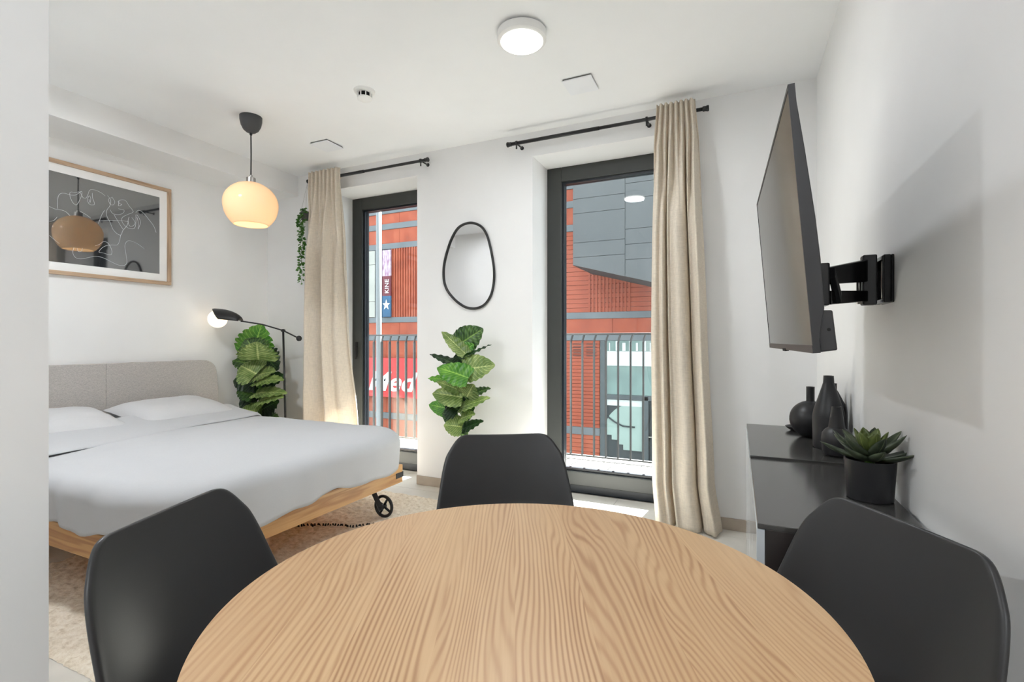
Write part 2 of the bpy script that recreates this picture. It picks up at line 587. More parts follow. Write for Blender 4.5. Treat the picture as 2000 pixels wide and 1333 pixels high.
# seat pad
V, Fc = [], []
n1, n2 = 14, 14
for side in (1, 0):
    for i in range(n1 + 1):
        for j in range(n2 + 1):
            a = -1 + 2 * i / n1; b = -1 + 2 * j / n2
            e = max(0.0, (1 - abs(a) ** 5) * (1 - abs(b) ** 5)) ** 0.5
            k = 1.0 / max(1.0, (abs(a) ** 5 + abs(b) ** 5) ** (1 / 5.0))
            V.append((a * 0.19 * k, 0.035 + b * 0.17 * k, 0.458 + (0.028 * e if side else -0.004)))
m = (n1 + 1) * (n2 + 1)
for side in (0, 1):
    for i in range(n1):
        for j in range(n2):
            a = side * m + i * (n2 + 1) + j
            q = (a, a + n2 + 1, a + n2 + 2, a + 1)
            Fc.append(q if side == 0 else q[::-1])
put('seat_pad', V, Fc, 'cushion', proto, smooth=True, world_space=False)
for sx in (-1, 1):
    for (ya, yb) in ((0.13, 0.215), (-0.11, -0.21)):
        tube('leg', [(sx * 0.13, ya, 0.425), (sx * 0.215, yb, 0.0)], [0.019, 0.011], 'beech', proto, 12, ws=False)
for pts in ([(-0.155, 0.155, 0.31), (0.155, -0.14, 0.31)], [(0.155, 0.155, 0.305), (-0.155, -0.14, 0.305)]):
    tube('brace', pts, 0.004, 'black', proto, 8, ws=False)
tube('seat_bracket', [(-0.13, 0.13, 0.422), (-0.13, -0.11, 0.422), (0.13, -0.11, 0.422), (0.13, 0.13, 0.422), (-0.13, 0.13, 0.422)], 0.006, 'black', proto, 8, ws=False)
def copy_thing(r):
    c = r.copy(); C.objects.link(c)
    for ch in list(r.children):
        k = ch.copy(); C.objects.link(k); k.parent = c
        for g in list(ch.children):
            m_ = g.copy(); C.objects.link(m_); m_.parent = k
    return c
chairs = [((-0.757, 1.580), (0.50, -0.866), 'black shell chair on the far side of the table, back to the pier'),
          ((-1.025, 0.590), (0.945, 0.327), 'black shell chair at the left of the table in front of the bed'),
          ((0.283, 1.120), (-0.85, -0.527), 'black shell chair at the right of the table beside the cabinets')]
for i, (tc_, f_, lab) in enumerate(chairs):
    r = proto if i == 0 else copy_thing(proto)
    fv = Vector(f_).normalized()
    r.location = (tc_[0] + 0.243 * fv.x, tc_[1] + 0.243 * fv.y, 0)
    r.rotation_euler = (0, 0, math.atan2(fv.y, fv.x) - PI / 2)
    tag(r, lab, 'chair', 'black chairs around the dining table')

# ------------------------------------------------------------------ bed
BX0, BX1, BY0, BY1 = -3.95, -1.97, 1.13, 2.60
BC = (BY0 + BY1) / 2
bed = empty('bed', (BX1 - 1.0, BC, 0))
tag(bed, 'double bed with oak frame, wheeled black legs and grey upholstered headboard', 'bed')
RZ0, RZ1 = 0.238, 0.352
box('side_rail', BX0, BX1 - 0.028, BY0, BY0 + 0.028, RZ0, RZ1, 'bedoak_x', bed, 0.004)
box('side_rail', BX0, BX1 - 0.028, BY1 - 0.028, BY1, RZ0, RZ1, 'bedoak_x', bed, 0.004)
fr_ = box('foot_rail', BX1 - 0.028, BX1, BY0, BY1, RZ0, RZ1, 'bedoak_y', bed, 0.004)
for yy, s in ((BY0, -1), (BY1, 1)):
    z0 = 0.272
    boxes('corner_bracket', [(BX1, BX1 + 0.003, yy - (0.07 if s > 0 else -0.0), yy + (0.0 if s > 0 else 0.07), z0, z0 + 0.034),
                             (BX1 - 0.05, BX1 + 0.003, yy - (0 if s > 0 else 0.003), yy + (0.003 if s > 0 else 0), z0, z0 + 0.034)], 'black', fr_, 0.001)
boxes('slat_base', [(BX0 + 0.02, BX1 - 0.03, BY0 + 0.03, BY1 - 0.03, 0.26, 0.285)], 'bedoak_x', bed)
box('mattress', BX0 + 0.02, BX1 - 0.06, BY0 + 0.06, BY1 - 0.06, 0.286, 0.50, 'pillow', bed, 0.06)
# legs: slanted flat bar carrying a spoked wheel
def bed_leg(xw, yw, lean):
    topx = xw - 0.10 * lean
    leg = put('leg', *(lambda a, b: tubegeo([a, b], 0.021, 4))(Vector((topx, yw, 0.245)), Vector((xw + 0.004 * lean, yw, 0.072))), 'black', bed)
    V, Fc = [], []
    R, rr = 0.064, 0.010
    cz = 0.022 + R + rr * 0.2
    ring = [Vector((xw + R * math.cos(2 * PI * k / 28), yw + 0.028, cz + R * math.sin(2 * PI * k / 28))) for k in range(29)]
    V, Fc = tubegeo(ring, rr, 8, False)
    for k in range(4):
        an = PI / 4 + 0.25 + k * PI / 2
        v2, f2 = tubegeo([Vector((xw, yw + 0.028, cz)), Vector((xw + R * math.cos(an), yw + 0.028, cz + R * math.sin(an)))], [0.009, 0.0065], 6)
        k0 = len(V); V += v2; Fc += [tuple(i + k0 for i in q) for q in f2]
    v2, f2 = tubegeo([Vector((xw, yw - 0.014, cz)), Vector((xw, yw + 0.042, cz))], 0.015, 12)
    k0 = len(V); V += v2; Fc += [tuple(i + k0 for i in q) for q in f2]
    put('wheel', V, Fc, 'black', leg, smooth=True)
bed_leg(-2.065, 2.50, 1); bed_leg(-2.065, 1.23, 1); bed_leg(-3.83, 2.50, -1); bed_leg(-3.83, 1.23, -1)
# headboard: two padded panels with rounded upper corners
def headpanel(y0, y1, outer):
    zt, zb, r = 0.993, 0.20, 0.11
    pts = []
    if outer > 0:
        pts = [(y0, zb), (y1 + 0.03, zb), (y1 + 0.012, zt - r - 0.1)] + [(y1 - r + r * math.cos(a * PI / 16), zt - r + r * math.sin(a * PI / 16)) for a in range(0, 9)] + [(y0, zt)]
    else:
        pts = [(y1, zb), (y1, zt)] + [(y0 + r - r * math.cos((8 - a) * PI / 16), zt - r + r * math.sin((8 - a) * PI / 16)) for a in range(0, 9)] + [(y0 - 0.012, zt - r - 0.1), (y0 - 0.03, zb)]
    n = len(pts)
    V = [(XL + 0.012, p[0], p[1]) for p in pts] + [(XL + 0.085, p[0], p[1]) for p in pts]
    Fc = [tuple(reversed(range(n))), tuple(range(n, 2 * n))] + [(q, (q + 1) % n, n + (q + 1) % n, n + q) for q in range(n)]
    bm = bmesh.new()
    vs = [bm.verts.new(p) for p in V]
    for q in Fc: bm.faces.new([vs[i] for i in q])
    bmesh.ops.recalc_face_normals(bm, faces=bm.faces)
    o = put('headboard_panel', [p for p in V], [tuple(v.index for v in fc.verts) for fc in (bm.verts.index_update(), bm.faces)[1]], 'headboard', bed, bevel=0.004)
    o.modifiers['bevel'].segments = 3
    bm.free()
    return o
HBY = 1.92
headpanel(HBY + 0.0001, 2.715, 1)
headpanel(1.015, HBY - 0.0001, -1)

# duvet: a rounded, softly wrinkled cover draped over the mattress
def rrect(th, hx, hy, n=7.0):
    c_, s_ = math.cos(th), math.sin(th)
    k = 1.0 / ((abs(c_) ** n + abs(s_) ** n) ** (1.0 / n))
    return hx * c_ * k, hy * s_ * k
DX0, DX1, DY0, DY1 = -3.62, -1.915, 1.085, 2.665
def duvet_z(R, th, X, Y):
    # R: 0 centre .. 1 hem
    top = 0.572 + 0.018 * (1 - R * R)
    return top
V, Fc = [], []
NR, NTH = 46, 200
cxd, cyd = (DX0 + DX1) / 2, (DY0 + DY1) / 2
for i in range(NR + 1):
    q = i / NR
    for k in range(NTH):
        th = 2 * PI * k / NTH
        ex, ey = rrect(th, (DX1 - DX0) / 2, (DY1 - DY0) / 2)
        if q < 0.62:
            R = 0.90 * q / 0.62
            z = 0.572 + 0.02 * (1 - R * R)
        else:
            a = (q - 0.62) / 0.38
            if a < 0.5:
                b = a / 0.5 * PI / 2
                R = 0.90 + 0.10 * math.sin(b)
                z = 0.505 + 0.071 * math.cos(b) if True else 0
                z = 0.505 + (0.572 + 0.02 * (1 - 0.81) - 0.505) * math.cos(b)
            else:
                b = (a - 0.5) / 0.5
                R = 1.0 - 0.012 * b
                hem = 0.348 + 0.018 * math.sin(th * 7 + 1.0) + 0.01 * math.sin(th * 17)
                if math.sin(th) < -0.6: hem += 0.03
                z = 0.505 + (hem - 0.505) * b
        X, Y = cxd + ex * R, cyd + ey * R
        w1 = fbm(X * 2.2, Y * 1.6, 0.3, 2) * 0.010 + fbm(X * 6, Y * 3.5, 1.7, 3) * 0.0045
        if q >= 0.62:
            a = (q - 0.62) / 0.38
            out = (fbm(th * 6.0, z * 3.0, 4.0, 2) * 0.018 + math.sin(th * 26 + 3 * math.sin(th * 5)) * 0.005) * a
            X += out * math.cos(th); Y += out * math.sin(th)
            w1 *= 1 - a
        V.append((X, Y, z + w1))
for i in range(NR):
    for k in range(NTH):
        k2 = (k + 1) % NTH
        Fc.append((i * NTH + k, (i + 1) * NTH + k, (i + 1) * NTH + k2, i * NTH + k2))
duv = put('duvet', V, Fc, 'linen', None, smooth=True, solid=0.012)
tag(duv, 'plain white duvet spread over the bed', 'duvet')
# turned-down strip at the head of the duvet
V, Fc = [], []
NA, NB = 60, 24
for i in range(NA + 1):
    t = i / NA
    Y = 1.075 + (2.675 - 1.075) * t
    xe = -3.02 + (-3.345 + 3.02) * t + 0.012 * math.sin(t * 9)
    for j in range(NB + 1):
        s = j / NB
        X = -3.66 + (xe + 3.66) * s
        d = min(Y - 1.075, 2.675 - Y)
        edge = 0.0
        if d < 0.10: edge = 0.085 * (1 - math.sqrt(max(0, 1 - (1 - d / 0.10) ** 2)))
        z = 0.606 - edge + fbm(X * 3, Y * 2, 5.0, 2) * 0.008
        z += 0.045 * (1 - s) ** 2
        if s > 0.94: z -= (s - 0.94) * 0.3
        V.append((X, Y, z))
for i in range(NA):
    for j in range(NB):
        a = i * (NB + 1) + j
        Fc.append((a, a + NB + 1, a + NB + 2, a + 1))
put('turned_down_fold', V, Fc, 'linen', duv, smooth=True, solid=0.009, subsurf=1)

def pillow(cy_, label, lean, rz):
    V, Fc = [], []
    n = 26
    for side in (1, -1):
        for i in range(n + 1):
            for j in range(n + 1):
                a = -1 + 2 * i / n; b = -1 + 2 * j / n
                e = max(0.0, (1 - a ** 4) * (1 - b ** 4)) ** 0.62
                pin = 1 - 0.05 * (1 - abs(a) ** 2) * abs(b) ** 3
                X = a * 0.25 * (1 - 0.05 * (1 - b * b) * abs(a) ** 3)
                Y = b * 0.345 * pin
                V.append((X, Y, side * 0.085 * e + 0.012 * fbm(a * 2, b * 2, side + cy_, 2) * e))
    m = (n + 1) ** 2
    for side in (0, 1):
        for i in range(n):
            for j in range(n):
                a = side * m + i * (n + 1) + j
                q = (a, a + n + 1, a + n + 2, a + 1)
                Fc.append(q if side == 0 else q[::-1])
    o = put('pillow', V, Fc, 'pillow', None, smooth=True)
    o.location = (-3.70, cy_, 0.628)
    o.rotation_euler = (0, lean, rz)
    tag(o, label, 'pillow', 'white pillows on the bed')
pillow(2.235, 'white pillow at the far side of the bed, nearer the leafy plant', 0.20, 0.03)
pillow(1.505, 'white pillow at the near side of the bed, below the framed print', 0.20, -0.02)

# ------------------------------------------------------------------ rug
RX0, RX1, RY0, RY1 = -3.2, -1.50, 0.92, 3.0
t = NT('rug_wool')
t.base((196, 178, 154), 0.95, 0, 1.45, 0.1)
vec = t.coords('Object')
nf = t.noise(vec, 46, 4, 0.7)
t.link(t.ramp(nf, ((0.3, (206, 190, 168)), (0.5, (230, 218, 200)), (0.75, (243, 235, 222)))), t.b.inputs['Base Color'])
t.bump(t.noise(vec, 110, 4, 0.7), 0.4, 0.006)
M['rug'] = t.m
M['rugline'] = pm('rug_black_wool', (44, 40, 38), 0.95)
rug = empty('rug', ((RX0 + RX1) / 2, (RY0 + RY1) / 2, 0))
tag(rug, 'beige shaggy wool rug lying under the bed', 'rug')
nx, ny = 230, 280
V, Fc = [], []
for j in range(ny + 1):
    for i in range(nx + 1):
        X = RX0 + (RX1 - RX0) * i / nx; Y = RY0 + (RY1 - RY0) * j / ny
        e = min(X - RX0, RX1 - X, Y - RY0, RY1 - Y)
        h = 0.013 + 0.007 * fbm(X * 28, Y * 28, 0, 2) + 0.004 * noise.noise(Vector((X * 75, Y * 75, 3)))
        h = max(0.004, h) * min(1.0, 0.1 + e / 0.02)
        jit = 0.006 * noise.noise(Vector((X * 40, Y * 40, 9))) if e < 0.01 else 0
        V.append((X + jit, Y + jit, h))
for j in range(ny):
    for i in range(nx):
        a = j * (nx + 1) + i
        Fc.append((a, a + 1, a + nx + 2, a + nx + 1))
o = put('pile', V, Fc, 'rug', rug, smooth=True)
# dark knotted lines
def rug_line(pts):
    V, Fc = [], []
    P = [Vector(p) for p in pts]
    for a, b in zip(P[:-1], P[1:]):
        L = (b - a).length
        k = int(L / 0.014)
        for q in range(k):
            p = a + (b - a) * (q / k)
            p = p + Vector((rnd.uniform(-.004, .004), rnd.uniform(-.007, .007), 0))
            d = Vector((rnd.uniform(-.006, .006), rnd.uniform(-.006, .006), 0))
            v2, f2 = tubegeo([Vector((p.x, p.y, 0.012)), Vector((p.x + d.x, p.y + d.y, 0.026))], [0.0065, 0.004], 5)
            k0 = len(V); V += v2; Fc += [tuple(i + k0 for i in w) for w in f2]
    put('knotted_line', V, Fc, 'rugline', rug)
LA = [at(585, 1026, z=.02), at(622, 1024, z=.02), at(660, 1025, z=.02), at(690, 1028, z=.02), at(716, 1024, z=.02), at(770, 1022, z=.02)]
rug_line([(p.x, p.y, 0) for p in LA])

# ------------------------------------------------------------------ curtain rods and curtains
def rod(x0, x1, label, brackets):
    y, z = 3.175, 2.55
    r = empty('curtain_rod', ((x0 + x1) / 2, y, z))
    tag(r, label, 'curtain rod', 'black curtain rods')
    tube('pole', [(x0 + 0.02, y, z), ((x0 + x1) / 2, y, z)], 0.0125, 'black', r, 16)
    tube('inner_pole', [((x0 + x1) / 2, y, z), (x1 - 0.02, y, z)], 0.0108, 'black', r, 16)
    for xe, s in ((x0, 1), (x1, -1)):
        lathe('finial', [(0.0, 0.0), (0.014, 0.0), (0.0175, 0.003), (0.0175, 0.013), (0.015, 0.016), (0.015, 0.035), (0.0125, 0.036)], 'black', r, (xe, y, z), 20, axis=(s, 0, 0))
    for bx in brackets:
        bk = tube('bracket', [(bx, y, z), (bx, YW - 0.002, z)], 0.006, 'black', r, 10)
        lathe('wall_flange', [(0.014, 0.0), (0.014, 0.004), (0.007, 0.006)], 'black', bk, (bx, YW, z), 18, axis=(0, -1, 0))
        tube('ring', [(bx - 0.006, y, z), (bx + 0.006, y, z)], 0.0165, 'black', bk, 16)
        tube('set_screw', [(bx, y, z - 0.012), (bx, y, z - 0.04)], 0.0055, 'black', bk, 10)
rod(-3.43, -2.163, 'short black curtain rod above the left window', (-3.25, -2.235))
rod(-1.495, -0.154, 'black curtain rod above the right window', (-1.42, -0.52))

def curtain(label, edge, ztop, seed, nmain, amp):
    """edge: list of (z, x_left, x_right) from the top down"""
    rs = random.Random(seed)
    NZ, NX = 90, 150
    ph = [rs.uniform(0, 6.28) for _ in range(8)]
    V, Fc = [], []
    zs = []
    for i in range(NZ + 1):
        k = i / NZ
        z = ztop * (1 - k) + 0.012 * k
        zs.append(z)
        for a, b in zip(edge[:-1], edge[1:]):
            if b[0] <= z <= a[0] or b is edge[-1]:
                q = (a[0] - z) / (a[0] - b[0])
                q = min(max(q, 0), 1); q = q * q * (3 - 2 * q) * 0.4 + q * 0.6
                xl, xr = a[1] + (b[1] - a[1]) * q, a[2] + (b[2] - a[2]) * q
                break
        down = (ztop - z)
        g = min(1.0, max(0.0, (down - 0.10) / 0.75))
        g = g * g * (3 - 2 * g)
        for j in range(NX + 1):
            s = j / NX
            sw = s + 0.045 * math.sin(2 * PI * s * 2 + ph[0]) + 0.02 * math.sin(z * 2.2 + ph[1]) * math.sin(PI * s)
            top = math.sin(2 * PI * 7.5 * s + ph[2])
            top = math.copysign(abs(top) ** 0.7, top) * 0.016
            low = amp * (0.62 * math.sin(2 * PI * nmain * sw + ph[3] + 0.25 * math.sin(z * 1.6 + ph[4])) +
                         0.28 * math.sin(2 * PI * (nmain * 2.1) * sw + ph[5] + z * 0.3) +
                         0.10 * math.sin(2 * PI * 9 * sw + ph[6]))
            mid = amp * 0.5 * math.sin(2 * PI * 6 * sw + ph[6]) * g * (1 - g) * 2
            y = 3.142 * (1 - g) + 3.14 * g + top * (1 - g) + low * g + mid
            if down < 0.05: y += 0.0
            y += 0.003 * fbm(s * 9, z * 5, seed, 2)
            x = xl + (xr - xl) * s + 0.012 * g * math.sin(2 * PI * nmain * sw + ph[3] + 1.5) * math.sin(PI * s)
            V.append((x, min(y, 3.235), z))
    for i in range(NZ):
        for j in range(NX):
            a = i * (NX + 1) + j
            Fc.append((a, a + 1, a + NX + 2, a + NX + 1))
    xm = (edge[0][1] + edge[0][2]) / 2
    r = empty('curtain', (xm, 3.15, 0))
    tag(r, label, 'curtain', 'beige linen curtains')
    put('fabric', V, Fc, 'curtain', r, smooth=True, solid=0.004)
    # header tabs that carry the cloth on the pole
    n = 5
    for k in range(n):
        x = edge[0][1] + (edge[0][2] - edge[0][1]) * (k + 0.5) / n
        pts = [(x, 3.158 + 0.0, 2.598), (x, 3.175, 2.576), (x, 3.195, 2.566), (x, 3.2, 2.545), (x, 3.19, 2.53), (x, 3.165, 2.52), (x, 3.155, 2.50)]
        tube('tab', pts, 0.006, 'curtain', r, 6)
    return r
curtain('beige linen curtain gathered at the right window, reaching the floor beside the cabinet',
        [(2.61, -0.452, -0.232), (2.35, -0.47, -0.21), (1.2, -0.485, -0.165), (0.3, -0.478, -0.125), (0.0, -0.455, -0.08)], 2.61, 11, 2.6, 0.088)
curtain('beige linen curtain gathered at the left window behind the bed lamp',
        [(2.61, -3.372, -3.035), (2.3, -3.385, -3.03), (1.2, -3.43, -2.99), (0.45, -3.475, -2.89), (0.0, -3.48, -2.87)], 2.61, 23, 2.4, 0.092)

# ------------------------------------------------------------------ wall mirror
cxm, czm = -1.866, 1.705
prof = [(918, 435), (897, 443), (883, 464), (873, 492), (867, 520), (867, 547), (873, 566), (885, 582), (899, 594), (913, 601), (930, 602), (946, 595), (958, 578), (964, 555), (965, 530), (962, 505), (957, 480), (950, 457), (938, 441)]
raw = [at(u, v, y=YW - 0.012) for u, v in prof]
def smooth_loop(P, k):
    n = len(P); out = []
    for i in range(n):
        p0, p1, p2, p3 = P[i - 1], P[i], P[(i + 1) % n], P[(i + 2) % n]
        for q in range(k):
            t = q / k
            out.append(0.5 * ((2 * p1) + (p2 - p0) * t + (2 * p0 - 5 * p1 + 4 * p2 - p3) * t * t + (3 * p1 - p0 - 3 * p2 + p3) * t ** 3))
    return out
loop = smooth_loop(raw, 5)
mir = empty('wall_mirror', (cxm, YW, czm - 0.33))
tag(mir, 'egg-shaped wall mirror with thin black rim on the pier', 'mirror')
V, Fc = tubegeo(loop + [loop[0], loop[1]], 0.0098, 8, False)
put('rim', V, Fc, 'black', mir, smooth=True)
n = len(loop)
V = [Vector((p.x, YW - 0.010, p.z)) for p in loop] + [Vector((p.x, YW - 0.002, p.z)) for p in loop]
t = NT('mirror_glass'); t.base((222, 222, 222), 0.02, 1.0)
M['mirror'] = t.m
put('mirror_glass', V, [tuple(range(n)), tuple(reversed(range(n, 2 * n)))] + [(q, n + q, n + (q + 1) % n, (q + 1) % n) for q in range(n)], 'mirror', mir)

# ------------------------------------------------------------------ framed print
PY0, PY1, PZ0, PZ1 = 1.275, 2.385, 1.585, 2.335
pic = empty('framed_print', (XL, (PY0 + PY1) / 2, PZ0))
tag(pic, 'framed dark print with white line drawing above the headboard', 'picture')
fwid, fx = 0.026, XL + 0.028
M['frameoak_v'] = wood('frame_oak_upright', (190, 164, 138), (150, 122, 98), sx=30, sl=2, ring=12, axis=2)
box('frame_bar', XL, fx, PY0, PY1, PZ1 - fwid, PZ1, 'frameoak', pic, 0.002)
box('frame_bar', XL, fx, PY0, PY1, PZ0, PZ0 + fwid, 'frameoak', pic, 0.002)
box('frame_bar', XL, fx, PY0, PY0 + fwid, PZ0 + fwid, PZ1 - fwid, 'frameoak_v', pic, 0.002)
box('frame_bar', XL, fx, PY1 - fwid, PY1, PZ0 + fwid, PZ1 - fwid, 'frameoak_v', pic, 0.002)
M['mat'] = pm('mat_board', (238, 238, 238), 0.6, var=0.01)
box('mat_board', XL, XL + 0.014, PY0 + fwid, PY1 - fwid, PZ0 + fwid, PZ1 - fwid, 'mat', pic)
mw = 0.055
t = NT('print_ink'); t.base((38, 41, 44), 0.03, 0, 2.1, 0.9)
M['print'] = t.m
prn = box('print', XL + 0.014, XL + 0.0155, PY0 + fwid + mw, PY1 - fwid - mw, PZ0 + fwid + mw, PZ1 - fwid - mw, 'print', pic)
M['line'] = pm('white_ink', (212, 216, 220), 0.5, var=0.01)
DL = [[(28, 565), (80, 588), (140, 598), (180, 615), (215, 650)],
      [(105, 585), (100, 540), (108, 480), (130, 450), (170, 448), (220, 462), (265, 462), (300, 440), (318, 430), (322, 450), (310, 490), (290, 530), (270, 552), (240, 530), (220, 490), (212, 450), (225, 435), (260, 440), (300, 435), (318, 462), (335, 488), (360, 488), (375, 460), (385, 430), (400, 415), (440, 418), (490, 440), (530, 470)],
      [(415, 445), (418, 490), (435, 540), (420, 552), (390, 545), (372, 510), (385, 470), (400, 490), (395, 530), (385, 500)],
      [(550, 465), (580, 510), (572, 560), (545, 600), (545, 650), (575, 710), (600, 770), (640, 812), (672, 820), (690, 780), (725, 740), (738, 700)],
      [(590, 480), (615, 520), (605, 550), (575, 545), (560, 500), (590, 485)],
      [(655, 520), (650, 560), (680, 548), (660, 540), (648, 520), (680, 505), (715, 515), (745, 560), (782, 612), (740, 635), (690, 660), (678, 690), (700, 730), (740, 760), (790, 762), (805, 720), (806, 640)],
      [(575, 595), (600, 630), (650, 640), (690, 625), (700, 600), (665, 590), (650, 585)],
      [(470, 695), (560, 690), (640, 692), (700, 695), (740, 705)],
      [(610, 640), (640, 690), (670, 740), (690, 770)],
      [(745, 660), (735, 700), (750, 740), (780, 740), (800, 710), (770, 665)],
      [(815, 640), (840, 680), (845, 720), (825, 770), (830, 720), (815, 660)],
      [(805, 620), (830, 600), (870, 620), (920, 680), (965, 740), (988, 800)],
      [(670, 820), (660, 870), (640, 910), (590, 912), (540, 918), (500, 940), (475, 975), (520, 985), (580, 1000), (590, 960), (560, 900), (520, 880), (480, 905), (440, 920)],
      [(250, 935), (240, 980), (265, 1025), (320, 1035), (390, 1022), (450, 1012), (520, 1030), (590, 1065), (650, 1092), (700, 1095), (725, 1070), (718, 1000), (708, 920), (725, 880), (760, 875), (820, 900), (885, 948)],
      [(300, 605), (360, 640), (400, 670)], [(470, 720), (500, 640), (525, 600)], [(30, 700), (70, 690), (100, 660)], [(28, 825), (70, 860), (120, 900)],
      [(280, 940), (290, 970), (320, 965), (325, 940)]]
for st in DL:
    P3 = []
    for (zx, zy) in st:
        p = at(90 + zx / 4.596, 280 + zy / 4.596, x=XL + 0.0162)
        P3.append(p)
    if len(P3) > 2:
        Q3 = []
        for i in range(len(P3) - 1):
            p0, p1, p2, p3 = P3[max(i - 1, 0)], P3[i], P3[i + 1], P3[min(i + 2, len(P3) - 1)]
            for q in range(5):
                tt_ = q / 5
                Q3.append(0.5 * ((2 * p1) + (p2 - p0) * tt_ + (2 * p0 - 5 * p1 + 4 * p2 - p3) * tt_ ** 2 + (3 * p1 - p0 - 3 * p2 + p3) * tt_ ** 3))
        Q3.append(P3[-1]); P3 = Q3
    P3 = [p for p in P3 if p.y > PY0 + fwid + mw + 0.005]
    if len(P3) > 1:
        tube('drawn_line', P3, 0.0011, 'line', prn, 5)

# ------------------------------------------------------------------ ceiling fittings
M['lampglow'] = emit('lamp_diffuser', (255, 250, 242), 6.0)
def ceiling_lamp(x, y, label, watts):
    r = empty('ceiling_lamp', (x, y, ZC))
    tag(r, label, 'lamp', 'round ceiling lamps')
    z = ZC
    M_ = 'white'
    lathe('back_plate', [(0.105, z - 0.008), (0.105, z)], 'dark', r, (x, y, 0), 48)
    lathe('rim', [(0.1, z - 0.052), (0.112, z - 0.05), (0.119, z - 0.043), (0.119, z - 0.008), (0.1, z - 0.008)], M_, r, (x, y, 0), 64)
    lathe('diffuser', [(0.0, z - 0.058), (0.07, z - 0.0578), (0.1, z - 0.055), (0.103, z - 0.05), (0.09, z - 0.045)], 'lampglow', r, (x, y, 0), 64)
    ld = bpy.data.lights.new('ceiling_lamp_light', 'AREA')
    ld.shape = 'DISK'; ld.size = 0.19; ld.energy = watts; ld.color = (0.93, 0.972, 1.0)
    lo = bpy.data.objects.new('bulb_light', ld); C.objects.link(lo)
    lo.parent = r; lo.location = (0, 0, -0.062)
    return r
ceiling_lamp(-0.951, 2.19, 'round white glowing ceiling lamp in front of the right window', LAMP_W)
ceiling_lamp(-0.15, -1.1, 'added out-of-view round ceiling lamp filling the hall and table with light', LAMP_W * 2.0)  # added fill lamp behind the camera, brightens foreground and right wall
ceiling_lamp(-2.72, 0.95, 'added out-of-view round ceiling lamp brightening the near side of the bed', LAMP_W * 1.75)  # added fill lamp just out of view, brightens bed, rug and left wall

def vent(p, w, label):
    r = empty('ceiling_vent', (p[0], p[1], ZC))
    tag(r, label, 'vent', 'square ceiling vents')
    h = w / 2
    box('slot', p[0] - h + 0.004, p[0] + h - 0.004, p[1] - h + 0.004, p[1] + h - 0.004, ZC - 0.008, ZC, 'slot', r)
    box('cover', p[0] - h, p[0] + h, p[1] - h, p[1] + h, ZC - 0.015, ZC - 0.008, 'vent', r, 0.001)
vent((-2.858, 2.832), 0.172, 'square white ceiling vent above the left curtain')
vent((-0.832, 2.775), 0.172, 'square white ceiling vent above the right curtain rod')

sd = empty('smoke_detector', (-2.035, 2.315, ZC))
tag(sd, 'small round white smoke detector on the ceiling', 'smoke detector')
lathe('base', [(0.052, ZC - 0.016), (0.06, ZC - 0.012), (0.062, ZC)], 'white', sd, (-2.035, 2.315, 0), 40)
lathe('sensor_chamber', [(0.03, ZC - 0.052), (0.034, ZC - 0.02), (0.034, ZC - 0.016)], 'dark', sd, (-2.035, 2.315, 0), 24)
lathe('cap', [(0.0, ZC - 0.058), (0.034, ZC - 0.057), (0.043, ZC - 0.05), (0.044, ZC - 0.043), (0.03, ZC - 0.042)], 'white', sd, (-2.035, 2.315, 0), 32)
for k in range(9):
    a = 2 * PI * k / 9
    X, Y = -2.035 + 0.042 * math.cos(a), 2.315 + 0.042 * math.sin(a)
    tube('rib', [(X, Y, ZC - 0.044), (X, Y, ZC - 0.015)], 0.0035, 'white', sd, 6)

# ------------------------------------------------------------------ pendant lamp
pc = Vector((-2.965, 2.267, 0))
pl = empty('pendant_lamp', (pc.x, pc.y, ZC))
tag(pl, 'cream globe pendant lamp on black cord above the bed', 'lamp')
M['cap'] = pm('grey_plastic', (66, 66, 68), 0.5)
lathe('canopy', [(0.010, 2.545), (0.028, 2.550), (0.047, 2.566), (0.061, 2.594), (0.068, 2.625), (0.069, ZC)], 'cap', pl, pc, 40)
lathe('cord_grip', [(0.004, 2.528), (0.008, 2.532), (0.009, 2.548)], 'black', pl, pc, 16)
tube('cord', [(pc.x, pc.y, 2.54), (pc.x + 0.002, pc.y, 2.4), (pc.x, pc.y, 2.255)], 0.0042, 'black', pl, 8)
lathe('socket', [(0.029, 2.205), (0.029, 2.243), (0.012, 2.245), (0.011, 2.262), (0.005, 2.263)], 'chrome', pl, pc, 28)
def sphere_shade(t, cen, R, open_low, open_top):
    pr = []
    a0 = math.acos(open_low / R); a1 = math.asin(open_top / R)
    th0 = -a0; th1 = PI / 2 - a1
    for i in range(29):
        th = th0 + (th1 - th0) * i / 28
        pr.append((R * math.cos(th), cen + R * math.sin(th)))
    return pr
outer = sphere_shade(0, 2.068, 0.168, 0.104, 0.03)
outer = [(r_, 2.068 + (z_ - 2.068) * (0.87 if z_ > 2.068 else 1.07)) for r_, z_ in outer]
t = NT('opal_cream'); t.base((244, 228, 200), 0.16)
tl = t.add('ShaderNodeBsdfTranslucent'); tl.inputs[0].default_value = lin((255, 238, 208))
mx = t.add('ShaderNodeMixShader'); mx.inputs[0].default_value = 0.35
t.link(t.b.outputs[0], mx.inputs[1]); t.link(tl.outputs[0], mx.inputs[2]); t.link(mx.outputs[0], t.out.inputs[0])
M['opal'] = t.m
V, Fc = [], []
sh = lathe('shade', outer[:], 'opal', pl, pc, 64)
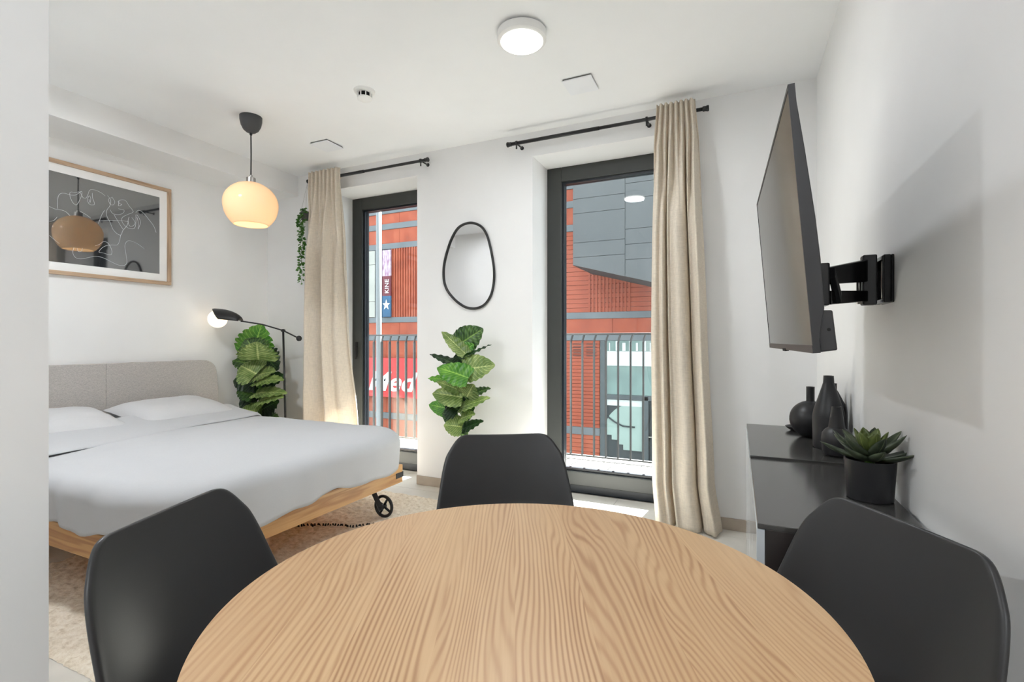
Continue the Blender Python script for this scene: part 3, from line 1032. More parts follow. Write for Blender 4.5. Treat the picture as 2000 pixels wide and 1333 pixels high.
# open bottom and top: drop the caps
me = sh.data
bm = bmesh.new(); bm.from_mesh(me)
big = [f_ for f_ in bm.faces if len(f_.verts) > 6]
bmesh.ops.delete(bm, geom=big, context='FACES_ONLY')
bm.to_mesh(me); bm.free()
sh.modifiers.clear()
md = sh.modifiers.new('thick', 'SOLIDIFY'); md.thickness = 0.004; md.offset = -1
M['bulb'] = emit('pendant_bulb', (255, 232, 198), 3.0)
lathe('bulb', [(0.0, 2.06), (0.02, 2.064), (0.03, 2.085), (0.028, 2.11), (0.015, 2.15), (0.013, 2.205)], 'bulb', pl, pc, 20)
ld = bpy.data.lights.new('pendant_light', 'POINT'); ld.energy = 0.8; ld.color = (1.0, 0.86, 0.68); ld.shadow_soft_size = 0.03
lo = bpy.data.objects.new('bulb_light', ld); C.objects.link(lo); lo.parent = pl
lo.location = (0, 0, 2.03 - ZC)

# ------------------------------------------------------------------ reading lamp on a stand
stand = Vector((-3.445, 2.95, 0))
fl_ = empty('floor_lamp', stand)
tag(fl_, 'black swing-arm floor lamp with glowing globe between bed and left curtain', 'lamp')
lathe('base', [(0.12, 0.0), (0.12, 0.012), (0.02, 0.018), (0.012, 0.03)], 'black', fl_, stand, 40)
jt = Vector((-3.465, 2.95, 1.238))
tube('stem', [stand + Vector((0.022, 0, 0.012)), jt + Vector((0, 0, 0.012))], 0.0085, 'black', fl_, 12)
hd = at(470, 627, y=2.72)
bl = at(584, 661, y=3.03)
mid_ = (jt + hd) / 2 + Vector((0, 0, 0.012))
tube('arm', [bl, jt, mid_, hd], 0.0062, 'black', fl_, 10)
tube('joint', [jt + Vector((-0.006, 0.016, 0)), jt + Vector((0.006, -0.016, 0))], 0.012, 'black', fl_, 12)
lathe('counterweight', [(0, -0.024), (0.015, -0.019), (0.023, -0.007), (0.023, 0.007), (0.015, 0.019), (0, 0.024)], 'black', fl_, bl, 20)
gl_c = at(425, 623, y=2.68)
M['globe'] = emit('opal_globe', (255, 232, 200), 1.1, (250, 240, 225))
pr = [(0.072 * math.cos(a * PI / 20 - PI / 2), 0.072 * math.sin(a * PI / 20 - PI / 2)) for a in range(21)]
pr[0] = (0, -0.072); pr[-1] = (0, 0.072)
lathe('globe', pr, 'globe', fl_, gl_c, 32)
# leaf-shaped black shade hugging the globe
axis = (hd - gl_c).normalized()
side = axis.cross(Vector((0, 0, 1))).normalized()
upv = side.cross(axis).normalized()
V, Fc = [], []
NA, NB = 22, 16
for i in range(NA + 1):
    s = i / NA
    d = -0.03 + (hd - gl_c).length * s + 0.03 * s
    rad = 0.084 * math.sqrt(max(0.0, 1 - max(0, (s - 0.25) / 0.78) ** 1.7)) + 0.004
    half = math.radians(86) * (0.25 + 0.75 * min(1, (s / 0.45))) if s < 0.45 else math.radians(86)
    for j in range(NB + 1):
        a = -half + 2 * half * j / NB
        V.append(gl_c + axis * d + upv * (rad * math.cos(a)) + side * (rad * math.sin(a)) - upv * (0.004 + 0.0 * s))
for i in range(NA):
    for j in range(NB):
        a = i * (NB + 1) + j
        Fc.append((a, a + 1, a + NB + 2, a + NB + 1))
put('shade', V, Fc, 'black', fl_, smooth=True, solid=0.003)

# ------------------------------------------------------------------ television and its wall arm
A = Vector((0.096, 1.166, 1.683))
ey = Vector((-0.0275, 0.9995, 0.0)).normalized()
ez = Vector((-0.046, 0.0, 0.558)); ez = (ez - ey * ez.dot(ey)).normalized()
ex = ey.cross(ez).normalized()                        # away from the viewer side: towards the wall
if ex.x < 0: ex = -ex
TWd, TH = 0.972, 0.560
tv = empty('television', A + ey * TWd / 2 - ez * TH)
tag(tv, 'flat black television tilted out from the right wall', 'television')
def tvp(d, y, h): return A + ex * d + ey * y - ez * h    # depth, along, down
def tvprism(name, prof, y0, y1, mat, bevel=0.0):
    n = len(prof)
    V = [tvp(d, y0, h) for d, h in prof] + [tvp(d, y1, h) for d, h in prof]
    Fc = [tuple(range(n)), tuple(reversed(range(n, 2 * n)))] + [(q, n + q, n + (q + 1) % n, (q + 1) % n) for q in range(n)]
    return put(name, V, Fc, mat, tv, bevel=bevel)
M['tvblack'] = pm('tv_plastic', (46, 46, 48), 0.42, var=0.04, vs=20)
M['tvscreen'] = pm('tv_screen', (44, 45, 46), 0.09, var=0.02, spec=1.0, ior=2.0)
tvprism('screen', [(0.0, 0.008), (0.0, TH - 0.016), (0.006, TH - 0.016), (0.006, 0.008)], 0.006, TWd - 0.006, 'tvscreen')
tvprism('bezel', [(-0.001, 0), (-0.001, 0.008), (0.012, 0.008), (0.012, 0)], 0, TWd, 'tvblack')
tvprism('bezel', [(-0.002, TH - 0.016), (-0.002, TH), (0.012, TH), (0.012, TH - 0.016)], 0, TWd, 'tvblack')
tvprism('bezel', [(-0.001, 0.008), (-0.001, TH - 0.016), (0.012, TH - 0.016), (0.012, 0.008)], 0, 0.006, 'tvblack')
tvprism('bezel', [(-0.001, 0.008), (-0.001, TH - 0.016), (0.012, TH - 0.016), (0.012, 0.008)], TWd - 0.006, TWd, 'tvblack')
tvprism('back_cover', [(0.0065, 0.001), (0.0065, TH - 0.002), (0.026, TH - 0.09), (0.028, TH * 0.66), (0.026, TH * 0.5), (0.019, TH * 0.25), (0.010, 0.001)], 0.001, TWd - 0.001, 'tvblack', 0.002)
lh = tvprism('lower_housing', [(0.012, TH - 0.088), (0.012, TH - 0.001), (0.044, TH - 0.003), (0.042, TH - 0.085)], 0.012, TWd - 0.012, 'tvblack', 0.003)
def tvdisc(name, d, y, h, r, mat, par):
    p = tvp(d, y, h)
    return put(name, *tubegeo([p + ey * 0.001, p - ey * 0.0012], r, 12), mat, par)
tvdisc('screw_hole', 0.032, 0.012, TH - 0.046, 0.0035, 'dark', lh)
foot = tvprism('logo_tab', [(-0.004, TH - 0.004), (-0.004, TH + 0.004), (0.006, TH + 0.004), (0.006, TH - 0.004)], TWd / 2 - 0.03, TWd / 2 + 0.03, 'dark')

mt = empty('tv_wall_mount', (XR, 1.80, 1.25))
tag(mt, 'black jointed metal wall arm behind the television', 'wall mount')
boxes('wall_plate', [(XR - 0.008, XR, 1.745, 1.862, 1.262, 1.402), (XR - 0.026, XR - 0.008, 1.745, 1.757, 1.262, 1.402), (XR - 0.026, XR - 0.008, 1.85, 1.862, 1.262, 1.402),
                     (XR - 0.026, XR - 0.008, 1.757, 1.85, 1.39, 1.402), (XR - 0.026, XR - 0.008, 1.757, 1.85, 1.262, 1.274)], 'blackgloss', mt, 0.003)
tube('plate_bolt', [(XR - 0.014, 1.80, 1.275), (XR - 0.014, 1.80, 1.389)], 0.006, 'chrome', mt, 12)
box('hinge_block', 0.342, 0.378, 1.775, 1.815, 1.258, 1.408, 'black', mt, 0.004)
tube('hinge_pin', [(0.334, 1.79, 1.262), (0.334, 1.79, 1.385)], 0.006, 'chrome', mt, 12)
def bar(name, p, q, wv_, hgt, mat):
    p, q = Vector(p), Vector(q)
    d = (q - p).normalized(); sd_ = d.cross(Vector((0, 0, 1))).normalized() * wv_
    V = []
    for c_, hh in ((p, hgt[0]), (q, hgt[1])):
        for s_, w_ in ((-1, -1), (1, -1), (1, 1), (-1, 1)):
            V.append(c_ + sd_ * s_ + Vector((0, 0, hh * w_)))
    Fc = [(0, 1, 2, 3), (7, 6, 5, 4), (0, 4, 5, 1), (1, 5, 6, 2), (2, 6, 7, 3), (3, 7, 4, 0)]
    return put(name, V, Fc, mat, mt, bevel=0.003)
bar('upper_arm', (0.352, 1.79, 1.362), (0.225, 1.66, 1.336), 0.012, (0.034, 0.024), 'blackgloss')
bar('lower_arm', (0.352, 1.79, 1.285), (0.235, 1.66, 1.274), 0.012, (0.016, 0.020), 'blackgloss')
boxes('tilt_head', [(0.198, 0.236, 1.62, 1.68, 1.25, 1.37), (0.182, 0.2, 1.59, 1.71, 1.285, 1.385)], 'blackgloss', mt, 0.004)
bar('cable_wrap', (0.245, 1.655, 1.345), (0.262, 1.665, 1.272), 0.014, (0.016, 0.016), 'black')
V = []
boxes('vesa_plate', [(0.150, 0.184, 1.56, 1.74, 1.30, 1.40)], 'black', mt, 0.003)

# ------------------------------------------------------------------ dark cabinets and things on them
M['cab'] = pm('cabinet_lacquer', (196, 202, 208), 0.10, var=0.03, vs=4)
M['cabtop'] = pm('cabinet_glass_top', (64, 63, 62), 0.17, var=0.03, vs=3)
M['cabside'] = pm('cabinet_side', (46, 41, 40), 0.3, var=0.03, vs=4)
def cabinet(y0, y1, zt, label):
    x0, x1 = 0.042, XR - 0.013
    r = empty('cabinet', ((x0 + x1) / 2, (y0 + y1) / 2, 0))
    tag(r, label, 'cabinet', 'dark low cabinets against the right wall')
    box('body', x0 + 0.018, x1, y0 + 0.003, y1 - 0.003, 0.05, zt - 0.012, 'cabside', r, 0.002)
    box('top', x0 + 0.002, x1, y0, y1, zt - 0.012, zt, 'cabtop', r, 0.0015)
    box('plinth', x0 + 0.05, x1 - 0.02, y0 + 0.03, y1 - 0.03, 0.0, 0.05, 'dark', r)
    ym = (y0 + y1) / 2
    for (a, b, s) in ((y0 + 0.002, ym - 0.0015, 1), (ym + 0.0015, y1 - 0.002, -1)):
        d = box('door', x0, x0 + 0.018, a, b, 0.055, zt - 0.014, 'cab', r, 0.0015)
cabinet(1.318, 2.052, 0.712, 'dark glossy cabinet at the near end holding the potted succulent')
cabinet(2.056, 2.834, 0.720, 'dark glossy cabinet at the window end holding the black vases')

M['vase'] = pm('matt_black_ceramic', (33, 33, 35), 0.38, var=0.05, vs=8)
def vase(name, c, prof, label):
    # outer wall, lip, inner wall
    inner = [(max(r_ - 0.004, 0.003), z_) for r_, z_ in prof[::-1] if z_ > prof[0][1] + 0.01]
    o = lathe(name, [(0, prof[0][1])] + prof + inner + [(0, inner[-1][1])], 'vase', None, (0, 0, 0), 40)
    o.location = c
    o.modifiers['edges'].split_angle = math.radians(28)
    return tag(o, label, 'vase', 'black vases on the cabinet')
def ball(R, zc, n0, n1):
    return [(R * math.cos(a), zc + R * math.sin(a)) for a in [n0 + (n1 - n0) * i / 14 for i in range(15)]]
Z1, Z2 = 0.720, 0.712
vase('round_vase', (0.298, 2.56, Z1), [(0.03, 0)] + ball(0.0835, 0.079, -1.15, 1.36) + [(0.0165, 0.164), (0.0165, 0.222), (0.0175, 0.225)], 'ball-shaped black vase with short straight neck')
vase('bottle_vase', (0.335, 2.335, Z1), [(0.052, 0), (0.055, 0.003), (0.0575, 0.125), (0.053, 0.15), (0.024, 0.245), (0.0195, 0.262), (0.0182, 0.288), (0.0185, 0.290)], 'tallest black bottle vase with sloping shoulders')
vase('bottle_vase', (0.338, 2.178, Z1), [(0.033, 0), (0.042, 0.006), (0.047, 0.02), (0.0495, 0.06), (0.047, 0.084), (0.038, 0.098), (0.027, 0.106), (0.0165, 0.182), (0.0168, 0.184)], 'small squat black bottle vase, frontmost beside the succulent')
vase('bottle_vase', (0.366, 2.442, Z1), [(0.04, 0), (0.044, 0.003), (0.045, 0.12), (0.043, 0.165), (0.020, 0.215), (0.014, 0.225), (0.014, 0.250), (0.0145, 0.252)], 'black bottle vase half hidden behind the tallest one')
dsh = lathe('dish', [(0, 0), (0.03, 0), (0.048, 0.012), (0.055, 0.02), (0.053, 0.021), (0.045, 0.013), (0.03, 0.005), (0, 0.004)], 'vase', None, (0, 0, 0), 36)
dsh.location = (0.265, 2.715, Z1)
tag(dsh, 'shallow black dish behind the ball-shaped vase', 'dish')

def succulent():
    c = Vector((0.334, 1.652, Z2))
    r = empty('potted_succulent', c)
    tag(r, 'green rosette succulent in matt black pot on the cabinet', 'plant')
    lathe('pot', [(0, 0), (0.050, 0), (0.054, 0.003), (0.0605, 0.108), (0.0605, 0.111), (0.057, 0.111), (0.055, 0.09), (0, 0.09)], 'vase', r, c, 44)
    lathe('soil', [(0.0, 0.094), (0.0545, 0.094), (0.0545, 0.0905)][::-1], 'soil', r, c, 24)
    M['succ'] = leafmat('succulent_leaf', (52, 62, 48), (146, 158, 122), 0.08, 0.0)
    M['succ2'] = leafmat('succulent_heart', (84, 98, 48), (160, 172, 104), 0.1, 0.0)
    tube('stem', [c + Vector((0, 0, 0.085)), c + Vector((0, 0, 0.14))], 0.012, 'stem', r, 10)
    rr = random.Random(3)
    rings = ((8, 0.118, 0.032, 10, 0.110, 0), (7, 0.104, 0.033, 26, 0.120, 1), (6, 0.070, 0.032, 48, 0.130, 2), (4, 0.046, 0.026, 66, 0.136, 3))
    for n, L, w, el, z0, q in rings:
        for k in range(n):
            a = 2 * PI * (k + 0.37 * q) / n + rr.uniform(-0.1, 0.1)
            e = math.radians(el + rr.uniform(-5, 5))
            d = Vector((math.cos(a), math.sin(a), 0))
            side = Vector((-math.sin(a), math.cos(a), 0))
            V, Fc, uv = [], [], []
            NL, NW = 10, 8
            for i in range(NL + 1):
                s = i / NL
                ee = e + 0.35 * (s - 0.4)
                p = c + Vector((0, 0, z0)) + d * (0.006 + L * s * math.cos(ee)) + Vector((0, 0, L * s * math.sin(ee)))
                nr = (Vector((0, 0, 1)) * math.cos(ee) - d * math.sin(ee))
                ww = w / 2 * (math.sin(PI * min(1, s * 0.60 + 0.18)) ** 0.9) * (1 - s ** 5) ** 0.8 + 0.0006
                th = 0.0045 * (1 - s ** 2) + 0.0004
                for j in range(NW):
                    b = 2 * PI * j / NW
                    V.append(p + side * (ww * math.cos(b)) + nr * (th * math.sin(b) + 0.010 * (ww / (w / 2)) * abs(math.cos(b)) ** 2))
                    uv.append((s, 0.5 + 0.5 * math.cos(b)))
            for i in range(NL):
                for j in range(NW):
                    j2 = (j + 1) % NW
                    Fc.append((i * NW + j, i * NW + j2, (i + 1) * NW + j2, (i + 1) * NW + j))
            Fc.append(tuple(reversed(range(NW)))); Fc.append(tuple(NL * NW + j for j in range(NW)))
            put('leaf', V, Fc, 'succ2' if q >= 2 else 'succ', r, smooth=True, uv=uv)
succulent()

# ------------------------------------------------------------------ monstera plants
M['leafA'] = leafmat('monstera_leaf', (30, 62, 26), (122, 158, 70))
M['leafB'] = leafmat('monstera_leaf_bright', (58, 118, 30), (150, 196, 84))
M['leafC'] = leafmat('monstera_leaf_pale', (92, 118, 56), (196, 206, 138))
M['leafD'] = leafmat('monstera_leaf_deep', (20, 42, 24), (70, 104, 58))
def monstera_leaf(parent, base, tip, width, nrm, mat, droop=0.12, fold=0.22, notch=0.32):
    base, tip = Vector(base), Vector(tip)
    L = (tip - base).length
    d = (tip - base).normalized()
    n0 = Vector(nrm).normalized()
    side = d.cross(n0).normalized()
    n0 = side.cross(d).normalized()
    NL, NW = 40, 8
    V, Fc, uv = [], [], []
    for i in range(NL + 1):
        s = i / NL
        half = width / 2 * (math.sin(PI * min(1.0, (s + 0.16) / 1.16) ** 0.75)) ** 0.7 if s < 1 else 0.0
        half = max(half, 0.002)
        ph = (s * 6.0) % 1.0
        cut = notch * max(0, 1 - abs(ph - 0.5) / 0.22) if 0.12 < s < 0.93 else 0
        for j in range(-NW, NW + 1):
            t_ = j / NW
            a = abs(t_)
            q = a if a < 0.55 else 0.55 + (a - 0.55) * (1 - cut * 2.0)
            back = -0.16 * a ** 1.6 * (1 - s) - 0.02
            sweep = 0.10 * a * a
            x_ = s + back + sweep * (1 - s)
            p = base + d * (L * x_) + side * (half * q * math.copysign(1, t_) if t_ else 0)
            p = p + n0 * (fold * half * q * 1.0 - droop * L * (s * s) - 0.16 * half * q * q)
            p = p + n0 * 0.004 * math.sin(s * 37) * a
            p.x = max(p.x, XL + 0.008); p.y = min(p.y, YW - 0.008)
            V.append(p); uv.append((s, 0.5 + 0.5 * t_))
    W_ = 2 * NW + 1
    for i in range(NL):
        for j in range(W_ - 1):
            a = i * W_ + j
            Fc.append((a, a + 1, a + W_ + 1, a + W_))
    return put('leaf', V, Fc, mat, parent, smooth=True, uv=uv)

def monstera(label, potc, potr, poth, potmat, leaves, ybase, spread, notch):
    r = empty('potted_monstera', potc)
    tag(r, label, 'plant')
    c = Vector(potc)
    lathe('pot', [(0, 0), (potr * 0.8, 0), (potr * 0.84, 0.006), (potr, poth - 0.01), (potr, poth), (potr - 0.01, poth), (potr - 0.014, poth - 0.03), (0, poth - 0.03)], potmat, r, c, 40)
    lathe('soil', [(potr - 0.016, poth - 0.029), (0, poth - 0.024)], 'soil', r, c, 24)
    for k, (bu, bv, tu, tv_, dy, dty, wpx, nr, mt_, dr) in enumerate(leaves):
        b = at(bu, bv, y=ybase + dy)
        t_ = at(tu, tv_, y=ybase + dy + dty)
        dist = -sy * b.x + cy * b.y
        w = wpx / FPX * dist * spread
        monstera_leaf(r, b, t_, w, nr, mt_, dr, 0.22, notch)
        an = k * 2.4
        root = c + Vector((0.35 * potr * math.cos(an), 0.35 * potr * math.sin(an), poth - 0.028))
        m1 = Vector((c.x + (b.x - c.x) * 0.12 + 0.015 * math.cos(an), c.y + (b.y - c.y) * 0.12 + 0.015 * math.sin(an), root.z + (b.z - root.z) * 0.62))
        m2 = Vector((c.x + (b.x - c.x) * 0.55, c.y + (b.y - c.y) * 0.55, root.z + (b.z - root.z) * 0.92))
        tube('stem', [root, (root + m1) / 2 + Vector((0.004, 0, 0)), m1, m2, b], [0.0055, 0.005, 0.0045, 0.004, 0.003], 'stem', r, 6)
    return r
FW = (0.45, -0.85, 0.35)       # towards the viewer
UPN = (0.30, -0.55, 0.80)
M['potbeige'] = pm('beige_pot', (190, 180, 168), 0.6)
M['potgrey'] = pm('grey_pot', (90, 88, 86), 0.6)
# (base u, v, tip u, v, depth of base, depth step to tip, width in px, normal, material, droop)
L1 = [(494, 690, 510, 632, 0.0, 0.02, 76, FW, 'leafB', 0.05),
      (500, 690, 480, 660, -0.05, -0.04, 58, (0.3, -0.75, 0.6), 'leafA', 0.10),
      (505, 702, 500, 668, -0.09, -0.05, 76, (0.35, -0.6, 0.72), 'leafC', 0.10),
      (512, 690, 542, 722, 0.06, 0.02, 50, FW, 'leafD', 0.10),
      (500, 714, 452, 700, -0.02, -0.08, 44, UPN, 'leafA', 0.10),
      (500, 730, 468, 712, -0.08, -0.05, 64, (0.3, -0.7, 0.64), 'leafC', 0.10),
      (498, 734, 536, 722, -0.05, 0.02, 46, UPN, 'leafC', 0.08),
      (500, 748, 452, 742, 0.0, -0.10, 50, FW, 'leafD', 0.12),
      (500, 752, 553, 732, 0.03, 0.02, 44, FW, 'leafD', 0.08),
      (502, 745, 551, 736, -0.07, -0.02, 34, UPN, 'leafC', 0.10),
      (500, 770, 462, 757, -0.03, -0.06, 46, UPN, 'leafA', 0.12),
      (500, 768, 556, 760, -0.06, -0.02, 34, UPN, 'leafC', 0.12),
      (497, 790, 468, 776, 0.0, -0.06, 52, FW, 'leafD', 0.12),
      (508, 782, 550, 770, -0.05, -0.04, 40, UPN, 'leafC', 0.10),
      (512, 800, 542, 782, 0.00, 0.02, 44, FW, 'leafD', 0.10),
      (500, 806, 470, 796, -0.08, -0.05, 50, UPN, 'leafC', 0.10),
      (505, 830, 540, 812, -0.02, -0.02, 50, UPN, 'leafA', 0.10),
      (498, 836, 462, 822, 0.0, -0.02, 50, FW, 'leafA', 0.10)]
monstera('leafy monstera in a pot between the bed head and the floor lamp', (-3.77, 2.99, 0), 0.12, 0.24, 'potgrey', L1, 2.96, 1.08, 0.22)
L2 = [(898, 672, 944, 641, 0.08, 0.02, 46, FW, 'leafA', 0.02),
      (908, 690, 862, 645, -0.02, 0.00, 26, (0.75, -0.6, 0.3), 'leafC', 0.03),
      (902, 688, 925, 672, 0.02, 0.0, 26, FW, 'leafB', 0.04),
      (906, 698, 960, 671, 0.00, 0.0, 17, (0.1, -0.4, 0.9), 'leafD', 0.02),
      (898, 714, 838, 689, 0.02, 0.0, 20, (0.3, -0.5, 0.8), 'leafD', 0.03),
      (906, 722, 966, 712, -0.04, -0.02, 46, FW, 'leafC', 0.05),
      (905, 708, 890, 690, 0.05, 0.0, 34, FW, 'leafD', 0.05),
      (914, 738, 852, 714, -0.10, -0.05, 46, (0.3, -0.7, 0.64), 'leafB', 0.08),
      (884, 744, 834, 734, 0.00, -0.02, 24, UPN, 'leafB', 0.10),
      (896, 762, 852, 742, -0.06, -0.02, 22, (0.4, -0.6, 0.7), 'leafC', 0.06),
      (900, 752, 870, 734, 0.02, 0.0, 44, FW, 'leafA', 0.08),
      (912, 775, 925, 750, -0.05, 0.0, 36, FW, 'leafC', 0.05),
      (916, 772, 958, 756, 0.00, 0.02, 24, (0.0, -0.6, 0.8), 'leafA', 0.05),
      (902, 776, 842, 765, -0.08, -0.04, 42, (0.3, -0.75, 0.58), 'leafC', 0.08),
      (900, 796, 956, 773, -0.05, -0.02, 28, UPN, 'leafC', 0.06),
      (882, 800, 834, 788, -0.02, -0.02, 30, FW, 'leafB', 0.12),
      (896, 802, 872, 784, -0.03, 0.0, 44, FW, 'leafD', 0.10),
      (902, 806, 926, 794, 0.00, 0.0, 34, FW, 'leafA', 0.08),
      (892, 812, 862, 806, -0.04, -0.02, 36, FW, 'leafA', 0.10),
      (900, 818, 926, 806, -0.07, -0.02, 28, UPN, 'leafC', 0.10),
      (902, 834, 866, 828, -0.08, -0.05, 40, (0.3, -0.65, 0.7), 'leafC', 0.08),
      (898, 840, 944, 820, -0.03, 0.0, 26, UPN, 'leafD', 0.04)]
monstera('leafy monstera in a pale pot against the pier below the mirror', (-1.815, 3.12, 0), 0.105, 0.20, 'potbeige', L2, 3.0, 1.25, 0.07)

# ------------------------------------------------------------------ hanging ivy
hp = Vector((-3.487, 3.205, 2.225))
hg = empty('hanging_ivy', hp)
tag(hg, 'trailing green ivy in small hanging pot at the left rod end', 'plant')
lathe('pot', [(0, 0), (0.032, 0), (0.042, 0.07), (0.039, 0.07), (0.033, 0.05), (0, 0.05)], 'potgrey', hg, hp, 24)
for a in (0.3, 2.4, 4.5):
    tube('hanger_string', [hp + Vector((0.041 * math.cos(a), 0.041 * math.sin(a), 0.068)), Vector((-3.436, 3.178, 2.536))], 0.0009, 'chrome', hg, 5)
M['ivy'] = leafmat('ivy_leaf', (44, 92, 30), (128, 176, 76), 0.2, 3.0)
def small_leaf(p, d, nrm, L, w):
    side = d.cross(nrm).normalized()
    nrm = side.cross(d).normalized()
    V, uv = [], []
    for s, h in ((0, 0.08), (0.2, 0.9), (0.5, 1.0), (0.8, 0.5), (1.0, 0.02)):
        V += [p + d * (L * s) + side * (h * w / 2) + nrm * 0.12 * w, p + d * (L * s), p + d * (L * s) - side * (h * w / 2) + nrm * 0.12 * w]
        uv += [(s, 1), (s, .5), (s, 0)]
    Fc = []
    for i in range(4):
        for j in range(2):
            a = i * 3 + j
            Fc.append((a, a + 1, a + 4, a + 3))
    return V, Fc, uv
ri = random.Random(5)
vines = [((-3.512, 3.185), 2.30, 1.675), ((-3.535, 3.20), 2.30, 1.80), ((-3.50, 3.17), 2.29, 1.95), ((-3.555, 3.21), 2.31, 2.18), ((-3.47, 3.16), 2.31, 2.17)]
for (vx, vy), zt, zb in vines:
    pts = [hp + Vector((0, 0, 0.055)), Vector(((vx + hp.x) / 2, (vy + hp.y) / 2, zt + 0.015)), Vector((vx, vy, zt - 0.04))]
    z = zt - 0.04
    while z > zb:
        z -= 0.05
        pts.append(Vector((vx + 0.012 * math.sin(z * 23 + vx * 90), vy + 0.008 * math.cos(z * 19), z)))
    vo = tube('vine', pts, 0.0014, 'stem', hg, 5)
    V, Fc, uv = [], [], []
    for i in range(1, len(pts)):
        for k in range(7):
            p = pts[i - 1].lerp(pts[i], ri.random())
            a = ri.uniform(0, 2 * PI)
            d = Vector((math.cos(a), math.sin(a) * 0.7 - 0.2, ri.uniform(-0.6, 0.3))).normalized()
            nn = Vector((ri.uniform(-.5, .8), -0.8, ri.uniform(0.1, 1.0))).normalized()
            v2, f2, u2 = small_leaf(p + d * ri.uniform(0.002, 0.016), d, nn, ri.uniform(0.018, 0.03), ri.uniform(0.018, 0.027))
            k0 = len(V); V += v2; uv += u2; Fc += [tuple(q + k0 for q in w) for w in f2]
    lf = put('foliage', V, Fc, 'ivy', vo, uv=uv)
    lf['kind'] = 'stuff'

# ------------------------------------------------------------------ balcony outside the windows
M['concrete'] = pm('pale_concrete', (168, 166, 160), 0.85, var=0.06, vs=5)
M['deckboard'] = pm('balcony_board', (150, 148, 143), 0.75, var=0.06, vs=9)
M['railmetal'] = pm('railing_metal', (26, 28, 28), 0.5, 0.0, var=0.05)
dk = box('balcony_floor', -5.2, 1.2, YO, 4.52, -0.15, 0.035, 'concrete')
struct(dk, 'pale balcony floor outside the windows', 'balcony')
xx = -5.2
while xx < 1.2:
    box('deck_board', xx + 0.003, xx + 0.142, YO, 4.5, 0.035, 0.06, 'deckboard', dk, 0.002)
    xx += 0.145
ov = box('balcony_ceiling', -5.4, 1.4, YO, 5.0, 2.95, 3.15, 'concrete')
struct(ov, 'underside of the balcony above', 'balcony')
rl = empty('balcony_railing', (-2.2, 4.4, 0.06))
tag(rl, 'grey metal balcony railing with upright bars outside both windows', 'railing')
box('top_rail', -5.2, 1.2, 4.375, 4.425, 1.205, 1.222, 'railmetal', rl, 0.003)
box('bottom_rail', -5.2, 1.2, 4.385, 4.415, 0.085, 0.10, 'railmetal', rl, 0.003)
bxp = -5.19
V, Fc = boxgeo(-0.006, 0.006, -0.016, 0.016, 0.10, 1.14)
v2, f2 = tubegeo([Vector((0, 0, 1.135)), Vector((0.006, 0.0, 1.17)), Vector((0.02, 0, 1.206))], 0.009, 6)
k0 = len(V)
V = list(V) + v2; Fc = list(Fc) + [tuple(i + k0 for i in q) for q in f2]
bal = None
x = -1.412 - 34 * 0.1105
while x < 1.1:
    if x > -5.2:
        if bal is None:
            bal = put('baluster', [(p[0] + x, p[1] + 4.4, p[2]) for p in V], Fc, 'railmetal', rl)
            bx_first = x
        else:
            o = bal.copy(); C.objects.link(o); o.parent = rl; o.location = (x - bx_first, 0, 0)
    x += 0.1105
for px_ in (-4.5, -2.0, 0.3):
    box('post', px_ - 0.02, px_ + 0.02, 4.385, 4.415, 0.06, 1.205, 'railmetal', rl, 0.003)

# ------------------------------------------------------------------ street
M['asphalt'] = pm('street_paving', (128, 126, 122), 0.9, var=0.1, vs=3)
GZ = -4.2
st = box('ground_street', -40, 30, 3.9, 40, GZ - 0.2, GZ, 'asphalt')
struct(st, 'paved street between the buildings', 'street')

# ------------------------------------------------------------------ brick building across the street
YBK = 14.0
t = NT('terracotta')
t.base((168, 88, 62), 0.8)
vec = t.coords('Object')
n1_ = t.noise(vec, 1.7, 3); n2_ = t.noise(t.coords('Object', (2, 2, 30)), 3.0, 3)
fm = t.math('ADD', t.math('MULTIPLY', n1_, 0.6), t.math('MULTIPLY', n2_, 0.4))
t.link(t.ramp(fm, ((0.3, (112, 46, 26)), (0.5, (136, 62, 38)), (0.7, (152, 80, 54)))), t.b.inputs['Base Color'])
M['terra'] = t.m
M['band'] = pm('grey_stone_band', (88, 92, 93), 0.7, var=0.08, vs=2)
M['joint'] = pm('dark_joint', (86, 46, 36), 0.9)
bb = empty('brick_building', (-6, YBK, GZ))
tag(bb, 'terracotta brick building with grey bands across the street', 'building')
BX_0, BX_1, BTOP = -22.0, 8.0, 7.2
box('wall', BX_0, BX_1, YBK + 0.10, YBK + 6, GZ, BTOP, 'joint', bb)
def band(z0, z1, x0=BX_0, x1=BX_1, proud=0.03):
    box('band', x0, x1, YBK - proud, YBK + 0.1, z0, z1, 'band', bb, 0.01)
bands = [(6.25, 6.5), (5.66, 5.88), (5.10, 5.30), (4.40, 4.60), (1.80, 1.99), (1.165, 1.36), (-1.60, -1.38)]
for z0, z1 in bands: band(z0, z1, x1=BX_1 if z0 > -1 else -3.61)
